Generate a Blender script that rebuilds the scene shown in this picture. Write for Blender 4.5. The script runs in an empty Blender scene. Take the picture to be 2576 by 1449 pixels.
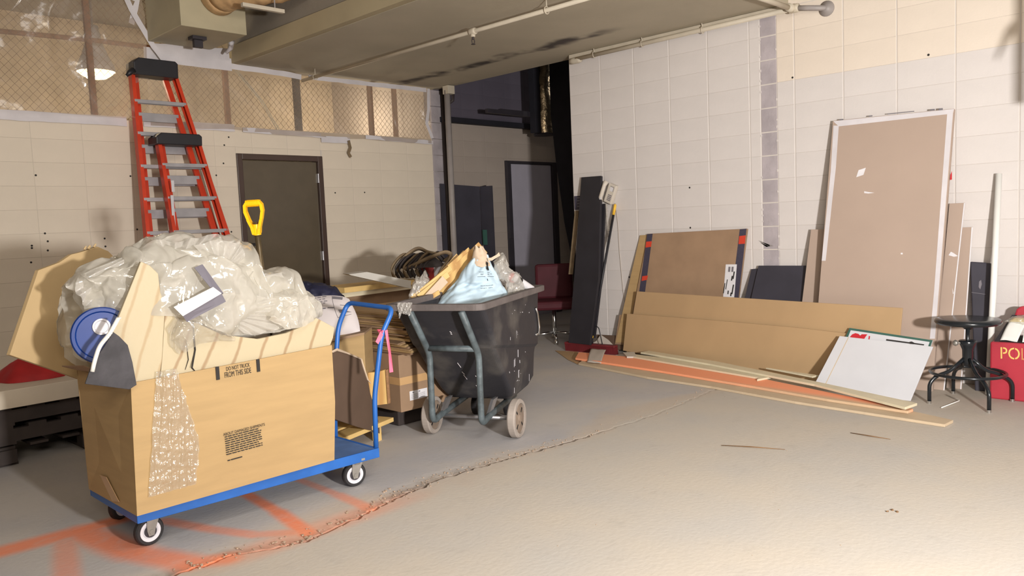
import bpy, bmesh, math, random
from mathutils import Vector, Matrix, noise

random.seed(7)
SC = bpy.context.scene
COL = SC.collection
PI = math.pi

# ------------------------------------------------------------------ camera
cam_d = bpy.data.cameras.new('camera')
cam = bpy.data.objects.new('camera', cam_d)
COL.objects.link(cam)
cam_d.sensor_fit = 'HORIZONTAL'
cam_d.sensor_width = 36.0
cam_d.lens = 1979.84 / 2576 * 36.0
cam_d.clip_start = 0.05
cam_d.clip_end = 100
_r = (0.694286, -0.718453, -0.042323)
_u = (0.088131, 0.026508, 0.995756)
_b = (-0.714282, -0.695070, 0.081722)
cam.matrix_world = Matrix(((_r[0], _u[0], _b[0], 0), (_r[1], _u[1], _b[1], 0), (_r[2], _u[2], _b[2], 1.34), (0, 0, 0, 1)))
SC.camera = cam

# ------------------------------------------------------------------ colour management, world
SC.view_settings.view_transform = 'Standard'
SC.view_settings.look = 'None'
SC.view_settings.exposure = 0.0
SC.view_settings.gamma = 1.0
SC.view_settings.use_curve_mapping = False
W = bpy.data.worlds.new('world')
SC.world = W
W.use_nodes = True
W.node_tree.nodes['Background'].inputs[0].default_value = (0.55, 0.6, 0.7, 1)
W.node_tree.nodes['Background'].inputs[1].default_value = 0.02


# ------------------------------------------------------------------ lights
def area(name, loc, target, sx, sy, power, col):
    d = bpy.data.lights.new(name, 'AREA')
    d.shape = 'RECTANGLE'
    d.size, d.size_y = sx, sy
    d.energy = power
    d.color = col
    o = bpy.data.objects.new(name, d)
    COL.objects.link(o)
    o.location = loc
    o.rotation_euler = (Vector(target) - Vector(loc)).to_track_quat('-Z', 'Y').to_euler()
    return o


def point(name, loc, power, col, r=0.08):
    d = bpy.data.lights.new(name, 'POINT')
    d.energy = power
    d.color = col
    d.shadow_soft_size = r
    o = bpy.data.objects.new(name, d)
    COL.objects.link(o)
    o.location = loc
    return o


area('work_light', (1.12, -1.45, 1.38), (6.0, 3.9, 2.0), 0.24, 0.18, 290, (1.0, 0.962, 0.925))
bpy.data.lights['work_light'].spread = math.radians(150)
area('room_light', (-1.2, -1.6, 3.4), (2.6, 6.5, 1.3), 2.2, 1.4, 125, (1.0, 0.88, 0.72))  # fill added to lift the shadows, no such lamp seen
area('bay_light', (1.6, 0.6, 3.8), (1.7, 2.6, 0), 2.0, 1.2, 70, (1.0, 0.97, 0.94))  # unseen overhead fill, added to brighten the floor by the cart
point('passage_light', (9.0, 5.2, 3.6), 9, (1.0, 0.94, 0.9), 0.1)  # unseen fill added to lift the darkness of the passage
point('storage_lamp_light', (2.92, 8.55, 2.82), 30, (1.0, 0.84, 0.60), 0.12)
point('storage_lamp_light', (6.05, 8.9, 2.75), 42, (1.0, 0.87, 0.66), 0.12)


# ------------------------------------------------------------------ materials
def lin(c):
    return tuple(((v / 255) / 12.92 if v / 255 <= 0.04045 else ((v / 255 + 0.055) / 1.055) ** 2.4) for v in c) + (1.0,)


MATS = {}


def nd(nt, t, **kw):
    n = nt.nodes.new(t)
    for k, v in kw.items():
        setattr(n, k, v)
    return n


def mat(name, col, rough=0.6, metal=0.0, var=0.1, vscale=6.0, bump=0.0, bscale=40.0, col2=None, stretch=(1, 1, 1), spec=0.5, lo=0.35, hi=0.65, coat=0.0, coord='Object'):
    """painted / plain surface: two close tones mixed by noise, optional fine relief"""
    m = bpy.data.materials.new(name)
    m.use_nodes = True
    nt = m.node_tree
    b = nt.nodes['Principled BSDF']
    tc = nd(nt, 'ShaderNodeTexCoord')
    mp = nd(nt, 'ShaderNodeMapping')
    mp.inputs['Scale'].default_value = stretch
    nt.links.new(tc.outputs[coord], mp.inputs[0])
    n = nd(nt, 'ShaderNodeTexNoise')
    n.inputs['Scale'].default_value = vscale
    n.inputs['Detail'].default_value = 6
    nt.links.new(mp.outputs[0], n.inputs['Vector'])
    r = nd(nt, 'ShaderNodeValToRGB')
    c = lin(col)
    if col2 is None:
        a = tuple(x * (1 - var) for x in c[:3]) + (1,)
        d = tuple(min(1, x * (1 + var)) for x in c[:3]) + (1,)
    else:
        a, d = c, lin(col2)
    r.color_ramp.elements[0].color = a
    r.color_ramp.elements[0].position = lo
    r.color_ramp.elements[1].color = d
    r.color_ramp.elements[1].position = hi
    nt.links.new(n.outputs['Fac'], r.inputs[0])
    nt.links.new(r.outputs[0], b.inputs['Base Color'])
    b.inputs['Roughness'].default_value = rough
    b.inputs['Metallic'].default_value = metal
    b.inputs['Specular IOR Level'].default_value = spec
    b.inputs['Coat Weight'].default_value = coat
    if bump:
        n2 = nd(nt, 'ShaderNodeTexNoise')
        n2.inputs['Scale'].default_value = bscale
        n2.inputs['Detail'].default_value = 5
        nt.links.new(mp.outputs[0], n2.inputs['Vector'])
        bp = nd(nt, 'ShaderNodeBump')
        bp.inputs['Strength'].default_value = bump
        bp.inputs['Distance'].default_value = 0.01
        nt.links.new(n2.outputs['Fac'], bp.inputs['Height'])
        nt.links.new(bp.outputs[0], b.inputs['Normal'])
    MATS[name] = m
    return m


def streak(name, col, col2, scale=6, direction='X', dist=2.0, rough=0.6, rot=(0, 0, 0), stretch=(1, 1, 1), pos=(0.3, 0.75), bump=0.0):
    """banded surface: wood grain, stone veins"""
    m = mat(name, col, rough, bump=bump)
    nt = m.node_tree
    b = nt.nodes['Principled BSDF']
    tc = nd(nt, 'ShaderNodeTexCoord')
    mp = nd(nt, 'ShaderNodeMapping')
    mp.inputs['Rotation'].default_value = rot
    mp.inputs['Scale'].default_value = stretch
    nt.links.new(tc.outputs['Object'], mp.inputs[0])
    w = nd(nt, 'ShaderNodeTexWave', wave_type='BANDS', bands_direction=direction)
    w.inputs['Scale'].default_value = scale
    w.inputs['Distortion'].default_value = dist
    w.inputs['Detail'].default_value = 4
    w.inputs['Detail Scale'].default_value = 1.5
    nt.links.new(mp.outputs[0], w.inputs[0])
    r = nd(nt, 'ShaderNodeValToRGB')
    r.color_ramp.elements[0].color = lin(col2)
    r.color_ramp.elements[0].position = pos[0]
    r.color_ramp.elements[1].color = lin(col)
    r.color_ramp.elements[1].position = pos[1]
    nt.links.new(w.outputs['Fac'], r.inputs[0])
    nt.links.new(r.outputs[0], b.inputs['Base Color'])
    return m


def plastic(name, tint, clear=0.6, body=0.5, gloss_rough=0.12, tcol=(0.96, 0.96, 0.94), bump=0.4, bscale=14, gloss=0.07):
    """thin polythene film: part clear, part milky, with a sharp gloss"""
    m = bpy.data.materials.new(name)
    m.use_nodes = True
    nt = m.node_tree
    for n in list(nt.nodes):
        if n.type != 'OUTPUT_MATERIAL':
            nt.nodes.remove(n)
    out = [n for n in nt.nodes if n.type == 'OUTPUT_MATERIAL'][0]
    tr = nd(nt, 'ShaderNodeBsdfTransparent')
    tr.inputs[0].default_value = tcol + (1,)
    df = nd(nt, 'ShaderNodeBsdfDiffuse')
    df.inputs[0].default_value = lin(tint)
    tl = nd(nt, 'ShaderNodeBsdfTranslucent')
    tl.inputs[0].default_value = lin(tint)
    gl = nd(nt, 'ShaderNodeBsdfGlossy')
    gl.inputs['Roughness'].default_value = gloss_rough
    m1 = nd(nt, 'ShaderNodeMixShader')
    m1.inputs[0].default_value = body
    nt.links.new(df.outputs[0], m1.inputs[1])
    nt.links.new(tl.outputs[0], m1.inputs[2])
    m2 = nd(nt, 'ShaderNodeMixShader')
    m2.inputs[0].default_value = clear
    nt.links.new(m1.outputs[0], m2.inputs[1])
    nt.links.new(tr.outputs[0], m2.inputs[2])
    lw = nd(nt, 'ShaderNodeLayerWeight')
    lw.inputs['Blend'].default_value = 0.5
    pw = nd(nt, 'ShaderNodeMath', operation='POWER')
    nt.links.new(lw.outputs['Facing'], pw.inputs[0])
    pw.inputs[1].default_value = 4.0
    fr = nd(nt, 'ShaderNodeMath', operation='MULTIPLY_ADD')
    nt.links.new(pw.outputs[0], fr.inputs[0])
    fr.inputs[1].default_value = 0.55
    fr.inputs[2].default_value = gloss
    m3 = nd(nt, 'ShaderNodeMixShader')
    nt.links.new(fr.outputs[0], m3.inputs[0])
    nt.links.new(m2.outputs[0], m3.inputs[1])
    nt.links.new(gl.outputs[0], m3.inputs[2])
    nt.links.new(m3.outputs[0], out.inputs[0])
    if bump:
        tc = nd(nt, 'ShaderNodeTexCoord')
        ns = nd(nt, 'ShaderNodeTexNoise')
        ns.inputs['Scale'].default_value = bscale
        ns.inputs['Detail'].default_value = 3
        nt.links.new(tc.outputs['Object'], ns.inputs['Vector'])
        bp = nd(nt, 'ShaderNodeBump')
        bp.inputs['Strength'].default_value = bump
        bp.inputs['Distance'].default_value = 0.02
        nt.links.new(ns.outputs['Fac'], bp.inputs['Height'])
        for q in (df, tl, gl):
            nt.links.new(bp.outputs[0], q.inputs['Normal'])
        nt.links.new(bp.outputs[0], lw.inputs['Normal'])
    MATS[name] = m
    return m


def emit(name, col, s):
    m = bpy.data.materials.new(name)
    m.use_nodes = True
    b = m.node_tree.nodes['Principled BSDF']
    b.inputs['Base Color'].default_value = lin(col)
    b.inputs['Emission Color'].default_value = lin(col)
    b.inputs['Emission Strength'].default_value = s
    MATS[name] = m
    return m


def floor_material():
    m = bpy.data.materials.new('concrete_floor')
    m.use_nodes = True
    nt = m.node_tree
    L = nt.links.new
    b = nt.nodes['Principled BSDF']
    b.inputs['Roughness'].default_value = 0.75
    b.inputs['Specular IOR Level'].default_value = 0.3
    tc = nd(nt, 'ShaderNodeTexCoord')
    P = tc.outputs['Object']
    sep = nd(nt, 'ShaderNodeSeparateXYZ')
    L(P, sep.inputs[0])

    def noise_n(scale, detail=6, stretch=None):
        n = nd(nt, 'ShaderNodeTexNoise')
        n.inputs['Scale'].default_value = scale
        n.inputs['Detail'].default_value = detail
        if stretch:
            mp = nd(nt, 'ShaderNodeMapping')
            mp.inputs['Scale'].default_value = stretch
            L(P, mp.inputs[0])
            L(mp.outputs[0], n.inputs['Vector'])
        else:
            L(P, n.inputs['Vector'])
        return n.outputs['Fac']

    def ramp(src, p0, c0, p1, c1):
        r = nd(nt, 'ShaderNodeValToRGB')
        r.color_ramp.elements[0].position = p0
        r.color_ramp.elements[1].position = p1
        r.color_ramp.elements[0].color = c0
        r.color_ramp.elements[1].color = c1
        L(src, r.inputs[0])
        return r.outputs[0]

    def mix(f, a, c):
        x = nd(nt, 'ShaderNodeMix', data_type='RGBA')
        if isinstance(f, float):
            x.inputs[0].default_value = f
        else:
            L(f, x.inputs[0])
        for i, v in ((6, a), (7, c)):
            if isinstance(v, tuple):
                x.inputs[i].default_value = v
            else:
                L(v, x.inputs[i])
        return x.outputs[2]

    def math_n(op, a, c=0.0, clamp=False):
        x = nd(nt, 'ShaderNodeMath', operation=op, use_clamp=clamp)
        for i, v in ((0, a), (1, c)):
            if isinstance(v, (int, float)):
                x.inputs[i].default_value = v
            else:
                L(v, x.inputs[i])
        return x.outputs[0]

    def mapr(v, a, c, t0=0.0, t1=1.0):
        x = nd(nt, 'ShaderNodeMapRange', interpolation_type='SMOOTHSTEP')
        L(v, x.inputs[0])
        x.inputs[1].default_value = a
        x.inputs[2].default_value = c
        x.inputs[3].default_value = t0
        x.inputs[4].default_value = t1
        return x.outputs[0]

    n1 = noise_n(1.6, 8)
    n2 = noise_n(9, 6)
    n3 = noise_n(3.0, 5, (1, 6, 1))
    near = ramp(n1, 0.35, lin((196, 187, 174)), 0.68, lin((188, 183, 176)))      # dusty, cream
    far = ramp(n1, 0.35, lin((192, 186, 180)), 0.65, lin((178, 176, 178)))       # bare bluish grey slab
    wob = math_n('ADD', sep.outputs[1], math_n('MULTIPLY', math_n('SUBTRACT', noise_n(2.0, 3), 0.5), 0.6))
    side = mapr(wob, 3.0, 3.35)
    base = mix(side, near, far)
    base = mix(math_n('MULTIPLY', mapr(n3, 0.5, 0.75), 0.12), base, lin((205, 198, 188)))
    base = mix(math_n('MULTIPLY', mapr(n2, 0.55, 0.8), 0.12), base, lin((128, 122, 116)))
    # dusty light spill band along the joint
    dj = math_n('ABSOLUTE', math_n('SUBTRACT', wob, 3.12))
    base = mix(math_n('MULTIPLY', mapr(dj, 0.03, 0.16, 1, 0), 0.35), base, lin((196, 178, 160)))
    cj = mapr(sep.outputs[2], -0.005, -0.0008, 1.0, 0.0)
    base = mix(math_n('MULTIPLY', cj, 0.8), base, lin((96, 82, 70)))  # groove darkened with depth, shade put into its colour
    # orange spray paint lines sprayed on the slab
    segs = [((0.55, 4.0), (1.12, 3.966), .06, .9), ((1.12, 3.966), (1.345, 3.963), .05, .95), ((1.12, 3.966), (1.19, 3.484), .065, .9), ((1.19, 3.484), (1.299, 3.178), .06, .8),
            ((1.299, 3.178), (1.417, 3.104), .05, .8), ((1.061, 3.965), (0.90, 3.40), .04, .55), ((1.432, 3.763), (1.515, 3.499), .03, .7), ((1.515, 3.499), (1.62, 3.251), .03, .6),
            ((1.62, 3.251), (1.751, 3.135), .03, .5), ((1.868, 3.83), (1.836, 3.424), .027, .95), ((1.836, 3.424), (1.786, 3.085), .032, .95), ((2.165, 3.80), (2.156, 3.397), .022, .55), ((2.156, 3.397), (2.144, 3.10), .028, .6)]
    tot = None
    for (a, c, w, s) in segs:
        ab = Vector((c[0] - a[0], c[1] - a[1], 0))
        v = nd(nt, 'ShaderNodeVectorMath', operation='SUBTRACT')
        L(P, v.inputs[0])
        v.inputs[1].default_value = (a[0], a[1], 0)
        dt = nd(nt, 'ShaderNodeVectorMath', operation='DOT_PRODUCT')
        L(v.outputs[0], dt.inputs[0])
        dt.inputs[1].default_value = tuple(ab / ab.length_squared)
        t = math_n('MINIMUM', math_n('MAXIMUM', dt.outputs['Value'], 0.0), 1.0)
        sc = nd(nt, 'ShaderNodeVectorMath', operation='SCALE')
        sc.inputs[0].default_value = tuple(ab)
        L(t, sc.inputs['Scale'])
        d = nd(nt, 'ShaderNodeVectorMath', operation='DISTANCE')
        L(v.outputs[0], d.inputs[0])
        L(sc.outputs[0], d.inputs[1])
        k = mapr(d.outputs['Value'], w * 0.45, w * 2.0, s, 0.0)
        tot = k if tot is None else math_n('MAXIMUM', tot, k)
    tot = math_n('MULTIPLY', tot, mapr(noise_n(14, 4), 0.2, 0.55, 0.75, 1.0))
    base = mix(math_n('MULTIPLY', tot, 0.88), base, lin((242, 132, 84)))
    # pinkish overspray on the broken joint
    px = math_n('MULTIPLY', mapr(sep.outputs[0], 1.25, 1.6), mapr(sep.outputs[0], 2.1, 2.6, 1, 0))
    py = mapr(math_n('ABSOLUTE', math_n('SUBTRACT', sep.outputs[1], 3.08)), 0.03, 0.14, 0.45, 0.0)
    base = mix(math_n('MULTIPLY', px, py), base, lin((226, 150, 118)))
    L(base, b.inputs['Base Color'])
    bp = nd(nt, 'ShaderNodeBump')
    bp.inputs['Strength'].default_value = 0.25
    bp.inputs['Distance'].default_value = 0.006
    L(noise_n(45, 8), bp.inputs['Height'])
    L(bp.outputs[0], b.inputs['Normal'])
    MATS['concrete_floor'] = m
    return m


def ceiling_material():
    m = mat('ceiling_concrete', (176, 166, 146), 0.85, var=0.06, vscale=1.5, bump=0.15, bscale=30)
    nt = m.node_tree
    L = nt.links.new
    b = nt.nodes['Principled BSDF']
    src = b.inputs['Base Color'].links[0].from_socket
    tc = nd(nt, 'ShaderNodeTexCoord')
    sep = nd(nt, 'ShaderNodeSeparateXYZ')
    L(tc.outputs['Object'], sep.inputs[0])
    n = nd(nt, 'ShaderNodeTexNoise')
    n.inputs['Scale'].default_value = 2.2
    L(tc.outputs['Object'], n.inputs['Vector'])
    a = nd(nt, 'ShaderNodeMath', operation='MULTIPLY_ADD')
    L(n.outputs['Fac'], a.inputs[0])
    a.inputs[1].default_value = 0.35
    L(sep.outputs[0], a.inputs[2])
    d = nd(nt, 'ShaderNodeMath', operation='SUBTRACT')
    L(a.outputs[0], d.inputs[0])
    d.inputs[1].default_value = 6.16
    ab = nd(nt, 'ShaderNodeMath', operation='ABSOLUTE')
    L(d.outputs[0], ab.inputs[0])
    mr = nd(nt, 'ShaderNodeMapRange', interpolation_type='SMOOTHSTEP')
    L(ab.outputs[0], mr.inputs[0])
    mr.inputs[1].default_value = 0.02
    mr.inputs[2].default_value = 0.14
    mr.inputs[3].default_value = 1
    mr.inputs[4].default_value = 0
    my = nd(nt, 'ShaderNodeMapRange', interpolation_type='SMOOTHSTEP')
    L(sep.outputs[1], my.inputs[0])
    my.inputs[1].default_value = 4.2
    my.inputs[2].default_value = 4.7
    n2 = nd(nt, 'ShaderNodeTexNoise')
    n2.inputs['Scale'].default_value = 4
    L(tc.outputs['Object'], n2.inputs['Vector'])
    m2 = nd(nt, 'ShaderNodeMapRange', interpolation_type='SMOOTHSTEP')
    L(n2.outputs['Fac'], m2.inputs[0])
    m2.inputs[1].default_value = 0.28
    m2.inputs[2].default_value = 0.6
    q = nd(nt, 'ShaderNodeMath', operation='MULTIPLY')
    L(mr.outputs[0], q.inputs[0])
    L(my.outputs[0], q.inputs[1])
    q2 = nd(nt, 'ShaderNodeMath', operation='MULTIPLY')
    L(q.outputs[0], q2.inputs[0])
    L(m2.outputs[0], q2.inputs[1])
    x = nd(nt, 'ShaderNodeMix', data_type='RGBA')
    L(q2.outputs[0], x.inputs[0])
    L(src, x.inputs[6])
    x.inputs[7].default_value = lin((70, 62, 58))
    L(x.outputs[2], b.inputs['Base Color'])
    return m


M = MATS
floor_material()
ceiling_material()
mat('wall_white', (212, 206, 203), 0.6, var=0.03, vscale=3, bump=0.12, bscale=60)
mat('wall_cream', (222, 210, 196), 0.6, var=0.03, vscale=3, bump=0.12, bscale=60)
mat('wall_back_paint', (226, 214, 196), 0.65, var=0.03, vscale=3, bump=0.1, bscale=60)
mat('mortar_paint', (205, 198, 192), 0.8, var=0.04)
mat('wall_dark_paint', (92, 86, 98), 0.8, var=0.06, vscale=2)
mat('wall_brown_paint', (168, 156, 146), 0.7, var=0.04, vscale=2)
mat('scar_grey', (172, 164, 168), 0.9, var=0.12, vscale=5, bump=0.5, bscale=22)
mat('bare_concrete', (140, 132, 120), 0.9, var=0.1, vscale=2, bump=0.2)
mat('haunch_paint', (172, 158, 128), 0.8, var=0.06, vscale=2)
mat('far_room', (196, 178, 152), 0.8, var=0.1)
mat('door_olive', (92, 82, 66), 0.22, var=0.05)
mat('frame_brown', (76, 60, 54), 0.35, var=0.05)
mat('door_lilac', (168, 164, 176), 0.5, var=0.03)
mat('dark_steel', (52, 48, 54), 0.5, var=0.1)
mat('chrome', (215, 215, 215), 0.2, metal=1.0, var=0.02)
mat('galvanised', (178, 178, 182), 0.38, metal=0.85, var=0.12, vscale=10)
mat('alu_step', (170, 168, 172), 0.45, metal=0.5, var=0.1, vscale=8)
mat('ladder_orange', (204, 62, 34), 0.45, var=0.12, vscale=6)
mat('black_plastic', (34, 34, 40), 0.45, var=0.1)
mat('tape_white', (214, 210, 214), 0.5, var=0.05, vscale=6, bump=0.2, bscale=20)
mat('stud_wood', (150, 104, 74), 0.8, var=0.12, vscale=3, stretch=(6, 6, 1))
mat('fence_wire', (120, 96, 74), 0.5, var=0.1)
mat('ahu_paint', (178, 168, 140), 0.6, var=0.04)
mat('duct_wrap', (196, 160, 116), 0.55, var=0.2, vscale=12, bump=0.4, bscale=20)
mat('pipe_paint', (196, 186, 168), 0.6, var=0.06)
mat('pipe_grey', (150, 143, 140), 0.5, var=0.08)
mat('pipe_dark', (60, 52, 52), 0.6, var=0.1)
mat('foil', (176, 160, 134), 0.22, metal=0.9, var=0.3, vscale=9, bump=1.0, bscale=14)
mat('brown_wrap', (70, 60, 56), 0.8, var=0.1)
mat('black_cloth', (28, 27, 36), 0.95, var=0.15)
mat('cardboard', (176, 147, 103), 0.8, var=0.05, vscale=3, bump=0.05, stretch=(1, 1, 8))
mat('cardboard_long', (182, 152, 114), 0.8, var=0.04, vscale=2, stretch=(8, 1, 1))
mat('cardboard_pinkish', (176, 156, 142), 0.75, var=0.03, vscale=2)
mat('cardboard_brown', (154, 126, 100), 0.8, var=0.08, vscale=5)
mat('cardboard_dark', (96, 76, 62), 0.85, var=0.08, vscale=5)
mat('cardboard_edge', (150, 112, 78), 0.9, var=0.2, vscale=60)
mat('tan_sheet', (188, 162, 120), 0.75, var=0.05, vscale=4)
mat('clear_tape', (196, 158, 112), 0.15, var=0.02)
mat('white_strip', (222, 220, 224), 0.6, var=0.05, vscale=10)
mat('print_black', (38, 34, 32), 0.7, var=0.1)
mat('print_grey', (120, 116, 122), 0.7, var=0.1)
mat('cart_blue', (40, 100, 180), 0.4, var=0.1, vscale=8, spec=0.5)
mat('cart_blue_dusty', (84, 116, 168), 0.7, var=0.2, vscale=6)
mat('tyre_black', (36, 34, 36), 0.6, var=0.15)
mat('rim_white', (214, 212, 218), 0.45, var=0.05)
mat('caster_steel', (158, 154, 148), 0.45, metal=0.6, var=0.15, vscale=12)
mat('ribbon_pink', (250, 110, 140), 0.5, var=0.05)
streak('travertine', (188, 174, 144), (160, 134, 102), scale=2.6, direction='X', dist=1.8, rough=0.5, rot=(0, -0.45, 0), stretch=(1, 1, 1), pos=(0.0, 0.07), bump=0.1)
streak('travertine_tall', (188, 174, 144), (176, 154, 120), scale=3.4, direction='X', dist=1.6, rough=0.5, rot=(0, -0.36, 0), stretch=(1, 1, 1), pos=(0.0, 0.10), bump=0.1)
mat('rubber_grey', (66, 64, 68), 0.75, var=0.3, vscale=9, bump=0.3, bscale=60)
mat('lid_blue', (22, 58, 132), 0.32, var=0.08)
mat('cord_white', (228, 226, 220), 0.6, var=0.04)
mat('yellow_plastic', (250, 190, 10), 0.35, var=0.05)
mat('shaft_steel', (96, 82, 60), 0.3, metal=0.5, var=0.15, vscale=20)
mat('channel_white', (226, 226, 228), 0.35, var=0.05)  # top of the metal channel, light put into the colour
mat('channel_grey', (112, 108, 118), 0.35, var=0.1)  # same channel metal, painted darker for its shaded faces
mat('sack_white', (206, 198, 198), 0.6, var=0.04, vscale=4, bump=0.15, bscale=12)
mat('tarp_navy', (34, 36, 62), 0.6, var=0.2, vscale=8, bump=0.5, bscale=10)
streak('pine', (214, 178, 112), (186, 142, 84), scale=5, direction='X', dist=3, rough=0.7, stretch=(1, 0.15, 0.15), pos=(0.1, 0.9))
mat('lath_wood', (206, 172, 118), 0.7, var=0.14, vscale=8, stretch=(1, 6, 6))
mat('mdf', (200, 180, 152), 0.7, var=0.05, vscale=6)
mat('mdf_edge', (178, 150, 116), 0.8, var=0.1, vscale=30)
mat('board_cream', (222, 212, 184), 0.65, var=0.05, vscale=6)
mat('white_laminate', (206, 202, 194), 0.4, var=0.03)
mat('yellow_wood', (222, 188, 122), 0.65, var=0.08, vscale=7)
mat('bin_black', (46, 45, 50), 0.6, col2=(96, 92, 88), lo=0.50, hi=0.80, vscale=4.5, bump=0.15, bscale=30)
mat('bin_rim', (104, 96, 94), 0.75, var=0.2, vscale=6, bump=0.2)
mat('frame_teal', (86, 96, 100), 0.5, var=0.3, vscale=16, bump=0.2, bscale=60)
mat('wheel_rubber', (158, 148, 140), 0.85, var=0.12, vscale=10)
mat('wheel_hub', (132, 116, 102), 0.8, var=0.2, vscale=10)
mat('bag_blue', (190, 212, 226), 0.6, var=0.05, vscale=5, bump=0.25, bscale=12)
mat('bag_kraft', (212, 190, 166), 0.8, var=0.08)
mat('hose_tan', (124, 106, 82), 0.75, var=0.2, vscale=10)
mat('hose_dark', (58, 52, 52), 0.75, var=0.2, vscale=10)
mat('box_red', (176, 44, 38), 0.6, var=0.1)
mat('box_white', (206, 204, 208), 0.6, var=0.04)
mat('vinyl_maroon', (74, 28, 36), 0.6, var=0.1, spec=0.2)
mat('black_board', (40, 38, 44), 0.6, var=0.15, vscale=4)
mat('black_panel', (58, 56, 66), 0.6, var=0.12, vscale=4)
mat('phone_beige', (206, 198, 186), 0.5, var=0.03)
mat('broom_red', (108, 32, 38), 0.6, var=0.12, vscale=10)
mat('broom_yellow', (234, 186, 60), 0.5, var=0.05)
mat('paper_grey', (196, 186, 176), 0.8, var=0.05)
mat('wrap_navy', (66, 62, 78), 0.6, var=0.1, stretch=(1, 8, 8), vscale=12)
mat('wrap_red', (206, 66, 44), 0.6, var=0.05)
mat('board_white', (206, 207, 212), 0.5, var=0.02)
mat('sign_green', (58, 96, 86), 0.5, var=0.05)
mat('sign_red', (196, 40, 50), 0.5, var=0.04)
mat('pvc_white', (236, 236, 232), 0.3, var=0.02)
mat('stool_black', (30, 34, 38), 0.22, var=0.1)
mat('cooler_red', (176, 46, 62), 0.55, var=0.06)
mat('stencil_yellow', (232, 196, 110), 0.7, var=0.05)
mat('paper_white', (226, 226, 222), 0.7, var=0.04)
mat('paper_yellow', (228, 208, 150), 0.7, var=0.04)
mat('twig', (120, 92, 64), 0.9, var=0.2)
mat('rubble', (170, 148, 128), 0.95, var=0.15, vscale=20)
mat('pallet_dark', (58, 50, 48), 0.8, var=0.2, vscale=6)
mat('top_white', (214, 202, 184), 0.6, var=0.04)
mat('red_cloth', (176, 34, 36), 0.7, var=0.15, vscale=8)
mat('rag_grey', (150, 140, 140), 0.9, var=0.2, vscale=10)
mat('shadow_gap', (20, 18, 18), 0.9)
plastic('poly_milky', (244, 240, 230), clear=0.30, body=0.5, gloss_rough=0.10, bump=0.2, bscale=16, gloss=0.13)
plastic('poly_bright', (244, 240, 234), clear=0.48, body=0.4, gloss_rough=0.10, bump=0.4, bscale=30, gloss=0.10)
plastic('poly_clear', (236, 230, 220), clear=0.74, body=0.4, gloss_rough=0.13, bump=0.5, bscale=40, gloss=0.12)
plastic('poly_sheet', (206, 194, 182), clear=0.64, body=0.5, gloss_rough=0.14, tcol=(0.97, 0.94, 0.91), bump=0.4, bscale=6, gloss=0.05)
emit('lamp_glow', (255, 236, 176), 5.0)


def orange_board_material():
    m = mat('board_orange_spray', (206, 178, 146), 0.7, var=0.04)
    nt = m.node_tree
    b = nt.nodes['Principled BSDF']
    src = b.inputs['Base Color'].links[0].from_socket
    tc = nd(nt, 'ShaderNodeTexCoord')
    sep = nd(nt, 'ShaderNodeSeparateXYZ')
    nt.links.new(tc.outputs['Object'], sep.inputs[0])
    n = nd(nt, 'ShaderNodeTexNoise')
    n.inputs['Scale'].default_value = 3
    nt.links.new(tc.outputs['Object'], n.inputs['Vector'])
    a = nd(nt, 'ShaderNodeMath', operation='MULTIPLY_ADD')
    nt.links.new(n.outputs['Fac'], a.inputs[0])
    a.inputs[1].default_value = 0.05
    ax = nd(nt, 'ShaderNodeMath', operation='MULTIPLY_ADD')
    nt.links.new(sep.outputs[0], ax.inputs[0])
    ax.inputs[1].default_value = -0.045
    nt.links.new(sep.outputs[1], ax.inputs[2])
    ay = nd(nt, 'ShaderNodeMath', operation='ADD')
    nt.links.new(ax.outputs[0], ay.inputs[0])
    ay.inputs[1].default_value = 0.06
    nt.links.new(ay.outputs[0], a.inputs[2])
    mr = nd(nt, 'ShaderNodeMapRange', interpolation_type='SMOOTHSTEP')
    nt.links.new(a.outputs[0], mr.inputs[0])
    mr.inputs[1].default_value = -0.06
    mr.inputs[2].default_value = 0.08
    mr.inputs[3].default_value = 0.0
    mr.inputs[4].default_value = 1.0
    x = nd(nt, 'ShaderNodeMix', data_type='RGBA')
    nt.links.new(mr.outputs[0], x.inputs[0])
    nt.links.new(src, x.inputs[6])
    x.inputs[7].default_value = lin((255, 166, 124))
    nt.links.new(x.outputs[2], b.inputs['Base Color'])


orange_board_material()


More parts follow.
